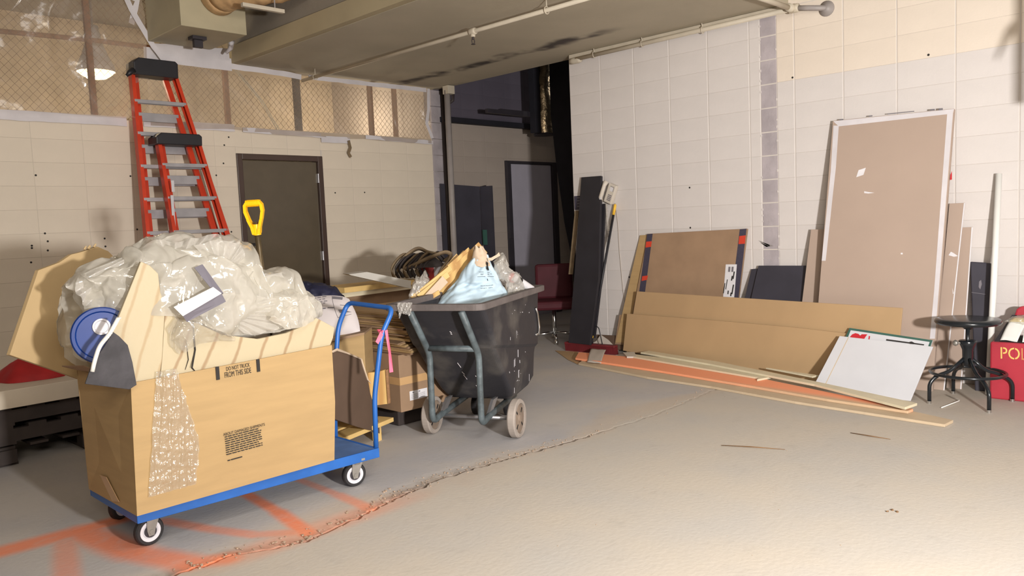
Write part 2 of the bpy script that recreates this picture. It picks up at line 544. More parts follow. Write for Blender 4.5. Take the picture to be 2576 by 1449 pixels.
# ------------------------------------------------------------------ mesh helpers
class MB:
    """collects shapes and links them as ONE mesh object"""

    def __init__(self):
        self.v, self.f, self.m = [], [], []
        self.mi = 0

    def add(self, vs, fs):
        o = len(self.v)
        self.v += [Vector(p) for p in vs]
        for f in fs:
            self.f.append([o + i for i in f])
            self.m.append(self.mi)
        return self

    def box(self, lo, hi, mtx=None):
        x0, y0, z0 = lo
        x1, y1, z1 = hi
        vs = [Vector(p) for p in ((x0, y0, z0), (x1, y0, z0), (x1, y1, z0), (x0, y1, z0), (x0, y0, z1), (x1, y0, z1), (x1, y1, z1), (x0, y1, z1))]
        if mtx:
            vs = [mtx @ p for p in vs]
        return self.add(vs, [(0, 3, 2, 1), (4, 5, 6, 7), (0, 1, 5, 4), (1, 2, 6, 5), (2, 3, 7, 6), (3, 0, 4, 7)])

    def prism(self, pts, off):
        """polygon pts (3D, roughly planar) extruded by vector off"""
        n = len(pts)
        off = Vector(off)
        a = [Vector(p) for p in pts]
        b = [p + off for p in a]
        fs = [tuple(range(n))[::-1], tuple(range(n, 2 * n))]
        fs += [(i, (i + 1) % n, n + (i + 1) % n, n + i) for i in range(n)]
        return self.add(a + b, fs)

    def tube(self, path, r, seg=8, caps=True):
        path = [Vector(p) for p in path]
        rs = r if isinstance(r, (list, tuple)) else [r] * len(path)
        rings = []
        up = None
        for i, p in enumerate(path):
            if i == 0:
                t = path[1] - p
            elif i == len(path) - 1:
                t = p - path[i - 1]
            else:
                t = (path[i + 1] - p).normalized() + (p - path[i - 1]).normalized()
            t.normalize()
            if up is None:
                up = Vector((0, 0, 1)) if abs(t.z) < 0.9 else Vector((1, 0, 0))
            s = t.cross(up)
            s.normalize()
            up = s.cross(t)
            up.normalize()
            rings.append([p + (s * math.cos(2 * PI * k / seg) + up * math.sin(2 * PI * k / seg)) * rs[i] for k in range(seg)])
        vs = [q for ring in rings for q in ring]
        fs = []
        for i in range(len(path) - 1):
            for k in range(seg):
                fs.append((i * seg + k, i * seg + (k + 1) % seg, (i + 1) * seg + (k + 1) % seg, (i + 1) * seg + k))
        if caps:
            fs.append(tuple(range(seg))[::-1])
            fs.append(tuple((len(path) - 1) * seg + k for k in range(seg)))
        return self.add(vs, fs)

    def lathe(self, prof, seg=24, mtx=None, close=True):
        """prof [(r, h)] about local z"""
        vs, fs = [], []
        for (r, h) in prof:
            for k in range(seg):
                a = 2 * PI * k / seg
                vs.append(Vector((r * math.cos(a), r * math.sin(a), h)))
        if mtx:
            vs = [mtx @ p for p in vs]
        for i in range(len(prof) - 1):
            for k in range(seg):
                fs.append((i * seg + k, i * seg + (k + 1) % seg, (i + 1) * seg + (k + 1) % seg, (i + 1) * seg + k))
        if close:
            fs.append(tuple(range(seg))[::-1])
            fs.append(tuple((len(prof) - 1) * seg + k for k in range(seg)))
        return self.add(vs, fs)

    def grid(self, fn, nx, ny):
        vs = [Vector(fn(i / (nx - 1), j / (ny - 1))) for j in range(ny) for i in range(nx)]
        fs = [(j * nx + i, j * nx + i + 1, (j + 1) * nx + i + 1, (j + 1) * nx + i) for j in range(ny - 1) for i in range(nx - 1)]
        return self.add(vs, fs)

    def build(self, name, ms, parent=None, smooth=False, bevel=0.0, solid=0.0, loc=None):
        me = bpy.data.meshes.new(name)
        o0 = Vector(loc) if loc is not None else Vector((0, 0, 0))
        me.from_pydata([tuple(p - o0) for p in self.v], [], self.f)
        if not isinstance(ms, (list, tuple)):
            ms = [ms]
        for m in ms:
            me.materials.append(MATS[m] if isinstance(m, str) else m)
        for p, i in zip(me.polygons, self.m):
            p.material_index = i
            p.use_smooth = smooth
        bm = bmesh.new()
        bm.from_mesh(me)
        if not smooth or True:
            bmesh.ops.recalc_face_normals(bm, faces=bm.faces)
        bm.to_mesh(me)
        bm.free()
        me.update()
        o = bpy.data.objects.new(name, me)
        COL.objects.link(o)
        o.location = o0
        if parent is not None:
            o.parent = parent
            o.location = o0 - world_loc(parent)
        if solid:
            s = o.modifiers.new('solid', 'SOLIDIFY')
            s.thickness = solid
            s.offset = 0
        if bevel:
            b = o.modifiers.new('bevel', 'BEVEL')
            b.width = bevel
            b.segments = 2
            b.limit_method = 'ANGLE'
            b.angle_limit = math.radians(40)
        return o


def world_loc(o):
    p = Vector((0, 0, 0))
    while o is not None:
        p += o.location
        o = o.parent
    return p


def tag(o, label=None, cat=None, group=None, kind=None):
    if label:
        o['label'] = label
    if cat:
        o['category'] = cat
    if group:
        o['group'] = group
    if kind:
        o['kind'] = kind
    return o


def empty(name, loc, label, cat, group=None):
    o = bpy.data.objects.new(name, None)
    COL.objects.link(o)
    o.location = loc
    o.empty_display_size = 0.1
    return tag(o, label, cat, group)


def one(mb, name, m, label, cat, group=None, **kw):
    """a thing that is a single mesh, origin at its own base"""
    if 'loc' not in kw:
        n = len(mb.v)
        c = sum(mb.v, Vector((0, 0, 0))) / n
        c.z = min(p.z for p in mb.v)
        kw['loc'] = c
    return tag(mb.build(name, m, **kw), label, cat, group)


def copy_tree(o, parent=None):
    c = o.copy()
    COL.objects.link(c)
    c.parent = parent
    for ch in list(o.children):
        copy_tree(ch, c)
    return c


def text_mesh(name, s, m, size, mtx, parent, xs=1.0):
    cu = bpy.data.curves.new(name, 'FONT')
    cu.body = s
    cu.size = size
    cu.align_x = 'CENTER'
    cu.align_y = 'CENTER'
    cu.resolution_u = 3
    t = bpy.data.objects.new(name, cu)
    COL.objects.link(t)
    bpy.context.view_layer.update()
    me = bpy.data.meshes.new_from_object(t.evaluated_get(bpy.context.evaluated_depsgraph_get()))
    bpy.data.objects.remove(t)
    bpy.data.curves.remove(cu)
    me.transform(Matrix.Diagonal((xs, 1, 1, 1)))
    me.transform(mtx)
    me.materials.clear()
    me.materials.append(MATS[m])
    me.transform(Matrix.Translation(-world_loc(parent)))
    o = bpy.data.objects.new(name, me)
    COL.objects.link(o)
    o.parent = parent
    return o


def frame(origin, xdir, updir):
    """matrix with local x along xdir, local y along updir, local z = their cross (faces the reader)"""
    x = Vector(xdir).normalized()
    u = Vector(updir)
    u = (u - x * u.dot(x)).normalized()
    z = x.cross(u)
    o = Vector(origin)
    return Matrix(((x.x, u.x, z.x, o.x), (x.y, u.y, z.y, o.y), (x.z, u.z, z.z, o.z), (0, 0, 0, 1)))


def bars(mb, mtx, items, t=0.001):
    """flat printed bars: (x0, y0, x1, y1) in the frame's plane"""
    for (x0, y0, x1, y1) in items:
        mb.box((x0, y0, 0), (x1, y1, t), mtx)
    return mb


def fine_print(mb, mtx, x0, y0, x1, y1, rows, seed=1, fill=0.6):
    """illegible small print as short word-length bars"""
    rr = random.Random(seed)
    h = (y1 - y0) / rows
    for k in range(rows):
        y = y1 - (k + 1) * h + h * (1 - fill) / 2
        x = x0
        end = x1 - (x1 - x0) * (0 if k % 3 else rr.random() * 0.35)
        while x < end:
            w = (x1 - x0) * rr.uniform(0.05, 0.16)
            mb.box((x, y, 0), (min(x + w, end), y + h * fill, 0.001), mtx)
            x += w + (x1 - x0) * 0.025
    return mb


def nz(x, y, z=0.0, s=1.0):
    return noise.noise(Vector((x * s, y * s, z * s)))


def ridge(x, y, z=0.0, s=1.0):
    return 1 - 2 * abs(noise.noise(Vector((x * s, y * s, z * s))))


# ================================================================== SETTING
YB, XW = 7.65, 6.52          # planes of the back wall and the right wall


def structure(o):
    o['kind'] = 'structure'
    return o


# ---- floor: one slab with a ragged, spalled joint running across the room
CR = [(-2.0, 3.10), (1.0, 3.13), (1.479, 3.122), (1.58, 3.05), (1.73, 3.01), (2.04, 3.058), (2.33, 3.125), (2.63, 3.176), (3.04, 3.141), (3.65, 3.058), (4.41, 3.013), (5.37, 3.079), (6.6, 3.10), (8, 3.1)]


def crack_y(x):
    for (a, b) in zip(CR, CR[1:]):
        if a[0] <= x <= b[0]:
            t = (x - a[0]) / (b[0] - a[0])
            return a[1] + (b[1] - a[1]) * t + 0.020 * nz(x, 3.3, 0, 13) + 0.014 * nz(x, 9.1, 0, 37)
    return 3.1


def crack_depth(x):
    """strong and broken near the cart, fading to a hairline towards the right wall"""
    a = 1.0 if x < 2.4 else max(0.12, 1.0 - (x - 2.4) * 0.55)
    return a if x > 0.9 else 0.35


mb = MB()
offs = [-0.16, -0.10, -0.07, -0.05, -0.035, -0.022, -0.012, -0.004, 0.002, 0.009, 0.018, 0.03, 0.045, 0.065, 0.09, 0.12, 0.16]


def crack_pt(i, j, nx):
    x = 0.3 + (6.5 - 0.3) * i / (nx - 1)
    o = offs[j]
    y = crack_y(x) + o if 0 < j < len(offs) - 1 else 3.1 + (0.34 if j else -0.34)
    d = crack_depth(x)
    z = 0.0
    if 0 < j < len(offs) - 1:
        if -0.013 < o < 0.004:
            z = -0.022 * d * (0.6 + 0.6 * nz(x, 1.0, 0, 30))
        elif o > 0:
            z = -0.004 * d * max(0, 1 - o / 0.13) + 0.004 * d * max(0, nz(x, y, 2.2, 26)) * max(0, 1 - o / 0.13)
        else:
            z = 0.0012 * d * max(0, 1 + o / 0.05) * max(0, nz(x, y, 7.7, 20))
    return (x, y, z)


NXC = 620
vs = [crack_pt(i, j, NXC) for j in range(len(offs)) for i in range(NXC)]
fs = [(j * NXC + i, j * NXC + i + 1, (j + 1) * NXC + i + 1, (j + 1) * NXC + i) for j in range(len(offs) - 1) for i in range(NXC - 1)]
mb.add(vs, fs)
y0, y1 = 2.76, 3.44
mb.add([(-4.5, -5, 0), (10, -5, 0), (10, y0, 0), (6.5, y0, 0), (0.3, y0, 0), (-4.5, y0, 0)], [(0, 1, 2, 3, 4, 5)])
mb.add([(-4.5, y1, 0), (0.3, y1, 0), (6.5, y1, 0), (10, y1, 0), (10, 10, 0), (-4.5, 10, 0)], [(0, 1, 2, 3, 4, 5)])
mb.add([(-4.5, y0, 0), (0.3, y0, 0), (0.3, y1, 0), (-4.5, y1, 0)], [(0, 1, 2, 3)])
mb.add([(6.5, y0, 0), (10, y0, 0), (10, y1, 0), (6.5, y1, 0)], [(0, 1, 2, 3)])
floor = structure(mb.build('floor', 'concrete_floor'))

# ---- ceiling: low slab with a haunch on its left, higher bays around it
mb = MB()
mb.mi = 0
mb.box((3.97, 2.98, 3.06), (6.66, YB + 0.1, 3.30))
mb.mi = 1
mb.box((3.90, 2.98, 3.065), (3.969, YB + 0.05, 3.232))  # band given a paler beige than the grey face above it
mb.mi = 2
mb.box((3.92, 2.98, 3.233), (3.98, YB + 0.05, 3.86))
mb.box((-4.5, -5.2, 3.86), (3.98, 10, 3.96))
mb.box((3.98, -5.2, 3.62), (10, 2.96, 3.72))
mb.box((6.66, 2.96, 4.3), (10, 10, 4.4))
mb.box((6.62, 2.96, 3.30), (6.66, 10, 4.3))
ceiling = structure(mb.build('ceiling', ['ceiling_concrete', 'haunch_paint', 'bare_concrete']))

# ---- walls
BLOCK = {}


def block_mesh(w, h, gu, gz, m, dep=0.004):
    key = (round(w, 3), round(h, 3), gu, gz, m)
    if key not in BLOCK:
        a, c = w / 2 - gu / 2, h / 2 - gz / 2
        e = 0.004
        dep = 0.0035 if gu > 0.004 else 0.0015
        o = MB()
        o.add([(-a, dep, -c), (a, dep, -c), (a, dep, c), (-a, dep, c), (-a + e, 0, -c + e * .3), (a - e, 0, -c + e * .3), (a - e, 0, c - e * .3), (-a + e, 0, c - e * .3)],
              [(4, 5, 6, 7), (0, 1, 5, 4), (1, 2, 6, 5), (2, 3, 7, 6), (3, 0, 4, 7)])
        me = bpy.data.meshes.new('block')
        me.from_pydata([tuple(p) for p in o.v], [], o.f)
        me.materials.append(MATS[m])
        BLOCK[key] = me
    return BLOCK[key]


def lay_blocks(wall, place, rot, us, zs, holes, gu, gz, pick):
    """us, zs: joint positions; holes: (u0, u1, z0, z1) left open; place(u, z) -> world point"""
    n = 0
    for u0, u1 in zip(us, us[1:]):
        for z0, z1 in zip(zs, zs[1:]):
            rects = [(u0, u1, z0, z1)]
            for (a, b, c, d) in holes:
                nxt = []
                for (p, q, r, s) in rects:
                    if q <= a or p >= b or s <= c or r >= d:
                        nxt.append((p, q, r, s))
                        continue
                    if p < a:
                        nxt.append((p, a, r, s))
                    if q > b:
                        nxt.append((b, q, r, s))
                    if r < c:
                        nxt.append((max(p, a), min(q, b), r, c))
                    if s > d:
                        nxt.append((max(p, a), min(q, b), d, s))
                rects = nxt
            for (p, q, r, s) in rects:
                if q - p < 0.03 or s - r < 0.03:
                    continue
                o = bpy.data.objects.new('block', block_mesh(q - p, s - r, gu, gz, pick((p + q) / 2, (r + s) / 2)))
                COL.objects.link(o)
                o.rotation_euler = (0, 0, rot)
                jit = 0.0006 * nz(p * 3.1, r * 5.3, 1.7, 1.0)
                w = Vector(place((p + q) / 2, (r + s) / 2))
                w += Vector((math.sin(-rot), math.cos(rot), 0)) * jit
                o.location = w
                o.parent = wall
                n += 1
    return n


zs = [0.0] + [0.0024 + 0.2032 * k for k in range(1, 20)]
# right wall: painted block, seen face at x = XW
mb = MB()
mb.box((XW + 0.003, -5, 0), (XW + 0.2, 5.375, 3.62))
wall_right = structure(mb.build('wall_right', ['mortar_paint']))
us = [5.375] + [4.969 - 0.4064 * k for k in range(0, 12)]
us = [-u for u in us]                     # local axis runs towards the camera end
lay_blocks(wall_right, lambda u, z: (XW, -u, z), -PI / 2, us, zs[:16] + [3.056], [(-3.239, -3.093, 0, 3.1)], 0.006, 0.0014,
           lambda u, z: 'wall_cream' if (-u < 3.1 and z > 2.441) else 'wall_white')
mb = MB()
mb.box((XW + 0.0005, -5, 0), (XW + 0.0028, 0.499, 3.62))
mb.build('plain_face', 'wall_white', wall_right)
mb = MB()
mb.box((XW + 0.0005, 0.499, 3.056), (XW + 0.0028, 3.09, 3.62))
mb.build('plain_face', 'wall_cream', wall_right)
# raw strips where a partition was torn out
mb = MB()
for k in range(15):
    z0 = 0.2032 * k + 0.004
    mb.box((XW + 0.001 + 0.0015 * (k % 2), 3.093 + 0.004 * nz(k, 1.0, 0, 1), z0), (XW + 0.03, 3.239 + 0.006 * nz(k, 5.0, 0, 1), z0 + 0.196))
structure(mb.build('trim_1', 'scar_grey', bevel=0.004))
mb = MB()
rr = random.Random(3)
for k in range(30):                       # crumbs of mortar left along both edges of the strip
    z = rr.uniform(0.8, 3.0)
    y = rr.choice((3.094, 3.238))
    s = rr.uniform(0.004, 0.011)
    mb.box((XW - 0.004, y - s * .6, z - s), (XW + 0.012, y + s * .6, z + s))
tag(mb.build('mortar_crumbs', 'wall_white', wall_right), kind='stuff')

# back wall, both sides of the torn-out partition
mb = MB()
mb.box((-4.5, YB + 0.003, 0), (3.90, YB + 0.2, 2.44))
mb.box((4.92, YB + 0.003, 0), (6.60, YB + 0.2, 2.44))
mb.box((3.90, YB + 0.003, 2.175), (4.92, YB + 0.2, 2.44))
mb.mi = 1
mb.box((6.6, YB + 0.003, 0), (7.82, YB + 0.2, 2.68))
mb.box((7.82, YB + 0.003, 2.2), (10, YB + 0.2, 2.68))
mb.box((8.9, YB + 0.003, 0), (10, YB + 0.2, 2.2))
mb.mi = 2
mb.box((6.6, YB + 0.003, 2.68), (10, YB + 0.2, 4.3))
mb.mi = 0
mb.box((-4.5, YB + 0.02, 2.437), (6.60, YB + 0.2, 2.441))
wall_back = structure(mb.build('wall_back', ['mortar_paint', 'wall_brown_paint', 'wall_dark_paint']))
us = [0.84 + 0.4064 * k for k in range(0, 15)]
us[-1] = 6.53
lay_blocks(wall_back, lambda u, z: (u, YB, z), 0, us, zs[:12] + [2.44], [(3.905, 4.915, 0, 2.172)], 0.0012, 0.0008, lambda u, z: 'wall_back_paint')
us = [6.66] + [7.063 + 0.4064 * k for k in range(0, 6)]
lay_blocks(wall_back, lambda u, z: (u, YB, z), 0, us, zs[:18], [(7.82, 8.9, 0, 2.205), (6, 10, 2.63, 2.75)], 0.0030, 0.0010,
           lambda u, z: 'wall_dark_paint' if z > 2.68 else 'wall_brown_paint')
mb = MB()
for k in range(15):
    z0 = 0.2032 * k + 0.004
    mb.box((6.535 + 0.005 * nz(k, 2.0, 0, 1), YB - 0.012, z0), (6.70, YB + 0.02, z0 + 0.199))
structure(mb.build('trim_2', 'scar_grey', bevel=0.004))
# small nail holes seen on the two walls
mb = MB()
for (x, z) in ((2.07, 1.924), (2.1, 1.425), (2.116, 1.356), (1.991, 1.324), (1.99, 1.304), (2.11, 1.277), (1.974, 1.182), (2.58, 1.36), (2.581, 1.288), (2.872, 1.433), (2.85, 1.927), (3.839, 2.332), (3.786, 2.25), (3.764, 2.067), (3.679, 1.946), (3.796, 1.376), (5.062, 1.769), (5.464, 1.773), (5.82, 2.40)):
    mb.lathe([(0.009, 0), (0.007, 0.002)], 8, Matrix.Translation((x, YB - 0.002, z)) @ Matrix.Rotation(PI / 2, 4, 'X'))
mb.build('nail_hole', 'print_black', wall_back)
mb = MB()
for (y, z) in ((3.963, 1.604), (3.965, 1.228), (4.684, 0.749), (2.951, 2.461), (1.899, 2.463)):
    mb.lathe([(0.009, 0), (0.007, 0.002)], 8, Matrix.Translation((XW - 0.002, y, z)) @ Matrix.Rotation(-PI / 2, 4, 'Y'))
mb.build('nail_hole', 'print_black', wall_right)
# rest of the room (behind and beside the camera) and the storage beyond the fence
mb = MB()
mb.box((-4.7, -5, 0), (-4.5, 10, 3.9))
structure(mb.build('wall_left', 'wall_white'))
mb = MB()
mb.box((-4.5, -5.2, 0), (10, -5, 3.9))
structure(mb.build('wall_front', 'wall_white'))
mb = MB()
mb.box((-4.5, 9.9, 0), (6.6, 10.1, 4.3))
structure(mb.build('wall_far', 'far_room'))
mb = MB()
mb.box((6.6, YB + 0.2, 0), (6.7, 10, 4.3))
mb.box((9.9, -5, 0), (10.1, 10, 4.4))
structure(mb.build('wall_side', 'wall_brown_paint'))

# ---- doors
d1 = structure(bpy.data.objects.new('door_1', None))
COL.objects.link(d1)
d1.location = (4.41, YB, 0)
mb = MB()
mb.box((3.905, YB - 0.015, 0), (3.965, YB + 0.12, 2.172))
mb.box((4.855, YB - 0.015, 0), (4.915, YB + 0.12, 2.172))
mb.box((3.965, YB - 0.015, 2.112), (4.855, YB + 0.12, 2.172))
mb.build('door_frame', 'frame_brown', d1, bevel=0.004)
mb = MB()
mb.box((3.968, YB + 0.02, 0.01), (4.852, YB + 0.062, 2.108))
leaf = mb.build('door_leaf', 'door_olive', d1, bevel=0.003)
mb = MB()
mk = Matrix.Translation((4.045, YB + 0.02, 0.93)) @ Matrix.Rotation(PI / 2, 4, 'X')
mb.lathe([(0.032, 0), (0.032, 0.006), (0.012, 0.01), (0.012, 0.035), (0.024, 0.042), (0.028, 0.055), (0.022, 0.068), (0.006, 0.072)], 20, mk)
mb.build('door_knob', 'chrome', leaf, smooth=True)
for z in (1.93, 1.07, 0.25):
    mb = MB()
    mb.box((4.848, YB - 0.004, z - 0.05), (4.858, YB + 0.022, z + 0.05))
    mb.tube([(4.853, YB - 0.006, z - 0.05), (4.853, YB - 0.006, z + 0.05)], 0.006, 8)
    mb.build('hinge', 'galvanised', leaf)
mb = MB()
mb.box((4.0, YB + 0.0185, 1.22), (4.11, YB + 0.02, 1.25))
mb.build('name_strip', 'print_black', leaf)
d2 = structure(bpy.data.objects.new('door_2', None))
COL.objects.link(d2)
d2.location = (8.3, YB, 0)
mb = MB()
mb.box((7.82, YB - 0.02, 0), (7.925, YB + 0.12, 2.205))
mb.box((8.80, YB - 0.02, 0), (8.9, YB + 0.12, 2.205))
mb.box((7.925, YB - 0.02, 2.17), (8.80, YB + 0.12, 2.205))
mb.build('door_frame', 'dark_steel', d2, bevel=0.004)
mb = MB()
mb.box((7.93, YB + 0.012, 0.0), (8.795, YB + 0.05, 2.165))
mb.build('door_leaf', 'door_lilac', d2, bevel=0.003)
mb = MB()
mb.box((7.823, YB - 0.045, 1.13), (7.885, YB - 0.021, 2.19))
mb.build('guard_strip', 'dark_steel', d2, bevel=0.004)

# ================================================================== helpers for soft and sheet-like things
def fillet(path, r, n=5):
    """round the corners of a bent tube path"""
    path = [Vector(p) for p in path]
    out = [path[0]]
    for a, b, c in zip(path, path[1:], path[2:]):
        d0, d1 = (a - b), (c - b)
        k = min(r, d0.length * 0.45, d1.length * 0.45)
        p0, p1 = b + d0.normalized() * k, b + d1.normalized() * k
        for i in range(n + 1):
            t = i / n
            out.append(p0 * (1 - t) ** 2 + b * 2 * t * (1 - t) + p1 * t * t)
    out.append(path[-1])
    return out


def sheet(name, pts, off, m, parent=None, bevel=0.0, **kw):
    mb = MB()
    mb.prism(pts, off)
    return mb.build(name, m, parent, bevel=bevel, **kw)


def interp(tab, x):
    for a, b in zip(tab, tab[1:]):
        if x <= b[0]:
            t = (x - a[0]) / (b[0] - a[0])
            t = max(0.0, min(1.0, t))
            return tuple(p + (q - p) * t for p, q in zip(a[1:], b[1:]))
    return tab[-1][1:]


FOLDS = {}


def folds(p, seed, s):
    """sum of sharp, randomly directed pleats: flat facets meeting in creases, as in crumpled film"""
    key = (round(seed, 2), round(s, 2))
    if key not in FOLDS:
        r = random.Random(int(seed * 100) + 17)
        L = []
        for k in range(11):
            f = s * (0.5 + 0.28 * k)
            d = Vector((r.gauss(0, 1), r.gauss(0, 0.6), r.gauss(0, 0.9))).normalized()
            L.append((d * f, r.random(), 0.8 / (1 + 0.55 * k), r.choice((0.12, 0.3, 0.5, 0.7, 0.88))))
        FOLDS[key] = L
    v = 0.0
    for d, ph, a, sk in FOLDS[key]:
        t = (p.dot(d) + ph) % 1.0
        v += a * ((t / sk if t < sk else (1 - t) / (1 - sk)) * 2 - 1)
    return v * 0.6


def heap_fn(tab, xd=(1, 0, 0), o=(0, 0, 0), amp=0.03, s=6.0, seed=0.0, rid=0.6):
    """crumpled loaf of film: tab rows (u, z_low_front, z_top, y_front, y_top, y_back, z_low_back)"""
    xd = Vector(xd).normalized()
    yd = Vector((-xd.y, xd.x, 0))
    o = Vector(o)
    u0, u1 = tab[0][0], tab[-1][0]

    def fn(a, b):
        u = u0 + (u1 - u0) * a
        zl, zt, yf, yt, yb, zb = interp(tab, u)
        if b < 0.55:
            t = b / 0.55
            y = yf + (yt - yf) * (1 - math.cos(t * PI / 2)) - 0.03 * math.sin(t * PI)
            z = zl + (zt - zl) * math.sin(t * PI / 2)
        else:
            t = (b - 0.55) / 0.45
            y = yt + (yb - yt) * math.sin(t * PI / 2)
            z = zt + (zb - zt) * (1 - math.cos(t * PI / 2))
        q = Vector((u, y, z))
        q = q + Vector((nz(u, z, seed, 4), nz(z, y, seed + 3, 4), nz(y, u, seed + 6, 4))) * 0.05
        n1 = folds(q, seed, s)
        n2 = folds(q, seed + 50, s * 1.3)
        y2 = y - amp * n1
        z2 = z + amp * 0.6 * n2 * min(1, b * 6)
        u2 = u + amp * 0.6 * folds(q, seed + 90, s)
        return o + xd * u2 + yd * y2 + Vector((0, 0, z2))
    return fn


# ================================================================== FENCE PANEL ABOVE THE BACK WALL
# wood studs, chain link and two taped sheets of polythene close the gap under the ceiling
fence = empty('chain_link_fence', (4.2, YB + 0.05, 2.44), 'tan chain link fence on wooden studs filling the gap above the back wall', 'fence')
for x, w in ((2.62, 0.05), (3.90, 0.05), (4.715, 0.075), (5.695, 0.055), (6.055, 0.05)):
    top = 3.86 if x < 3.7 else 3.06
    mb = MB()
    mb.box((x - w / 2, YB + 0.085, 2.442), (x + w / 2, YB + 0.13, top))
    mb.build('stud', 'stud_wood' if x != 4.715 else 'pipe_dark', fence, bevel=0.003)
mb = MB()
mb.tube([(0.2, YB + 0.1, 3.075), (2.62, YB + 0.1, 3.155), (3.4, YB + 0.1, 3.155)], 0.022, 8)
mb.build('top_rail', 'stud_wood', fence)
mb = MB()
p, h = 0.066, 0.036
for i in range(int((6.52 - 0.9) / (p / 2))):
    x = 0.9 + i * p / 2
    top = 3.84 if x < 3.86 else 3.05
    path = [(x + (p / 2 if (k + i) % 2 else 0.0), YB + 0.05 + (0.004 if k % 2 else -0.004), 2.445 + h * k) for k in range(int((top - 2.445) / h))]
    mb.tube(path, 0.0024, 3, caps=False)
mb.build('wire_mesh', 'fence_wire', fence)
fence.children[-1]['kind'] = 'stuff'


def film(x0, x1, z0, z1, nx, nz_, yfun, name, m, parent):
    mb = MB()
    mb.grid(lambda a, b: (x0 + (x1 - x0) * a, yfun(x0 + (x1 - x0) * a, z0(x0 + (x1 - x0) * a) + (z1(x0 + (x1 - x0) * a) - z0(x0 + (x1 - x0) * a)) * b),
                          z0(x0 + (x1 - x0) * a) + (z1(x0 + (x1 - x0) * a) - z0(x0 + (x1 - x0) * a)) * b), nx, nz_)
    return mb.build(name, m, parent, smooth=True)


def tape(name, pts, w, parent, y, m='tape_white', wob=0.006):
    """strip of tape along a path of (x, z) points, lying in front of the wall"""
    mb = MB()
    P = []
    for (a, b) in zip(pts, pts[1:]):
        n = max(2, int(math.hypot(b[0] - a[0], b[1] - a[1]) / 0.06))
        P += [(a[0] + (b[0] - a[0]) * i / n, a[1] + (b[1] - a[1]) * i / n) for i in range(n)]
    P.append(pts[-1])
    vs = []
    for i, (px_, pz) in enumerate(P):
        q, r = P[min(i + 1, len(P) - 1)], P[max(i - 1, 0)]
        t = Vector((q[0] - r[0], q[1] - r[1])).normalized()
        nrm = Vector((-t.y, t.x)) * w / 2
        e = wob * nz(px_, pz, 3.3, 9)
        f = wob * nz(px_, pz, 8.8, 9)
        vs += [(px_ - nrm.x, y - 0.004 * nz(px_, pz, 0, 7), pz - nrm.y + e), (px_ + nrm.x, y - 0.004 * nz(px_, pz, 5, 7), pz + nrm.y + f)]
    fs = [(2 * i, 2 * i + 2, 2 * i + 3, 2 * i + 1) for i in range(len(P) - 1)]
    mb.add(vs, fs)
    return mb.build(name, m, parent, solid=0.0015)


shR = empty('plastic_sheet', (5.2, YB - 0.03, 2.44), 'clear plastic sheet taped over the fence right of the tall red ladder', 'plastic sheet')
film(3.06, 6.49, lambda x: 2.40 + 0.02 * nz(x, 0, 0, 3) - 0.02 * (x > 4.3), lambda x: 3.055, 150, 26,
     lambda x, z: YB - 0.032 - 0.012 * max(0, ridge(x * 0.8 + z * 1.2, z * 0.5, 2.0, 2.2)) ** 2 - 0.006 * nz(x, z, 1, 4), 'film', 'poly_sheet', shR)
tape('tape', [(3.90, 3.035), (4.25, 3.03), (4.55, 3.02), (4.69, 3.008)], 0.055, shR, YB - 0.05)
tape('tape', [(4.78, 3.02), (5.6, 3.022), (6.44, 3.03)], 0.05, shR, YB - 0.05)
tape('tape', [(6.475, 3.05), (6.46, 2.80), (6.42, 2.62), (6.50, 2.44)], 0.045, shR, YB - 0.05)
tape('tape', [(3.98, 2.41), (4.4, 2.405), (4.9, 2.40)], 0.05, shR, YB - 0.035)
tape('tape', [(4.9, 2.36), (5.28, 2.362)], 0.07, shR, YB - 0.035)
tape('tape', [(5.5, 2.41), (6.0, 2.40), (6.52, 2.39)], 0.045, shR, YB - 0.035)
tape('loose_tape', [(5.25, 2.36), (5.27, 2.28), (5.24, 2.22), (5.27, 2.17)], 0.035, shR, YB - 0.05, 'hose_tan')
tape('tape', [(3.04, 3.06), (3.5, 3.05), (3.9, 3.05)], 0.12, shR, YB - 0.05)
tape('tape', [(3.15, 3.11), (3.88, 3.15)], 0.11, shR, YB - 0.052)
# two stretched creases of the film, standing proud
mb = MB()
for dx in (0.0, 0.025):
    mb.tube([(3.93 + dx, YB - 0.055, 3.0), (4.18 + dx, YB - 0.06, 2.72), (4.36 + dx, YB - 0.05, 2.43)], 0.004, 5)
mb.build('crease', 'poly_milky', shR, smooth=True)

shL = empty('plastic_sheet', (1.9, YB - 0.06, 2.44), 'baggy clear plastic sheet over the fence in the corner left of the tall red ladder', 'plastic sheet')
film(0.6, 3.06, lambda x: 2.45, lambda x: 3.80, 110, 60,
     lambda x, z: YB - 0.05 - 0.10 * max(0, nz(x, z, 4, 1.3)) - 0.035 * max(0, ridge(x, z * .6, 2.0, 2.6)) ** 2 - 0.012 * nz(x, z, 1, 6), 'film', 'poly_sheet', shL)
tape('tape', [(0.4, 2.415), (1.6, 2.42), (2.85, 2.425)], 0.085, shL, YB - 0.02)
tape('tape', [(2.86, 3.60), (2.93, 3.42), (3.02, 3.26), (3.10, 3.12), (3.19, 3.0)], 0.05, shL, YB - 0.13)
tape('tape', [(2.80, 3.60), (3.0, 3.52), (2.93, 3.30)], 0.05, shL, YB - 0.10)
tape('tape', [(3.0, 2.425), (3.9, 2.425)], 0.07, shL, YB - 0.02)

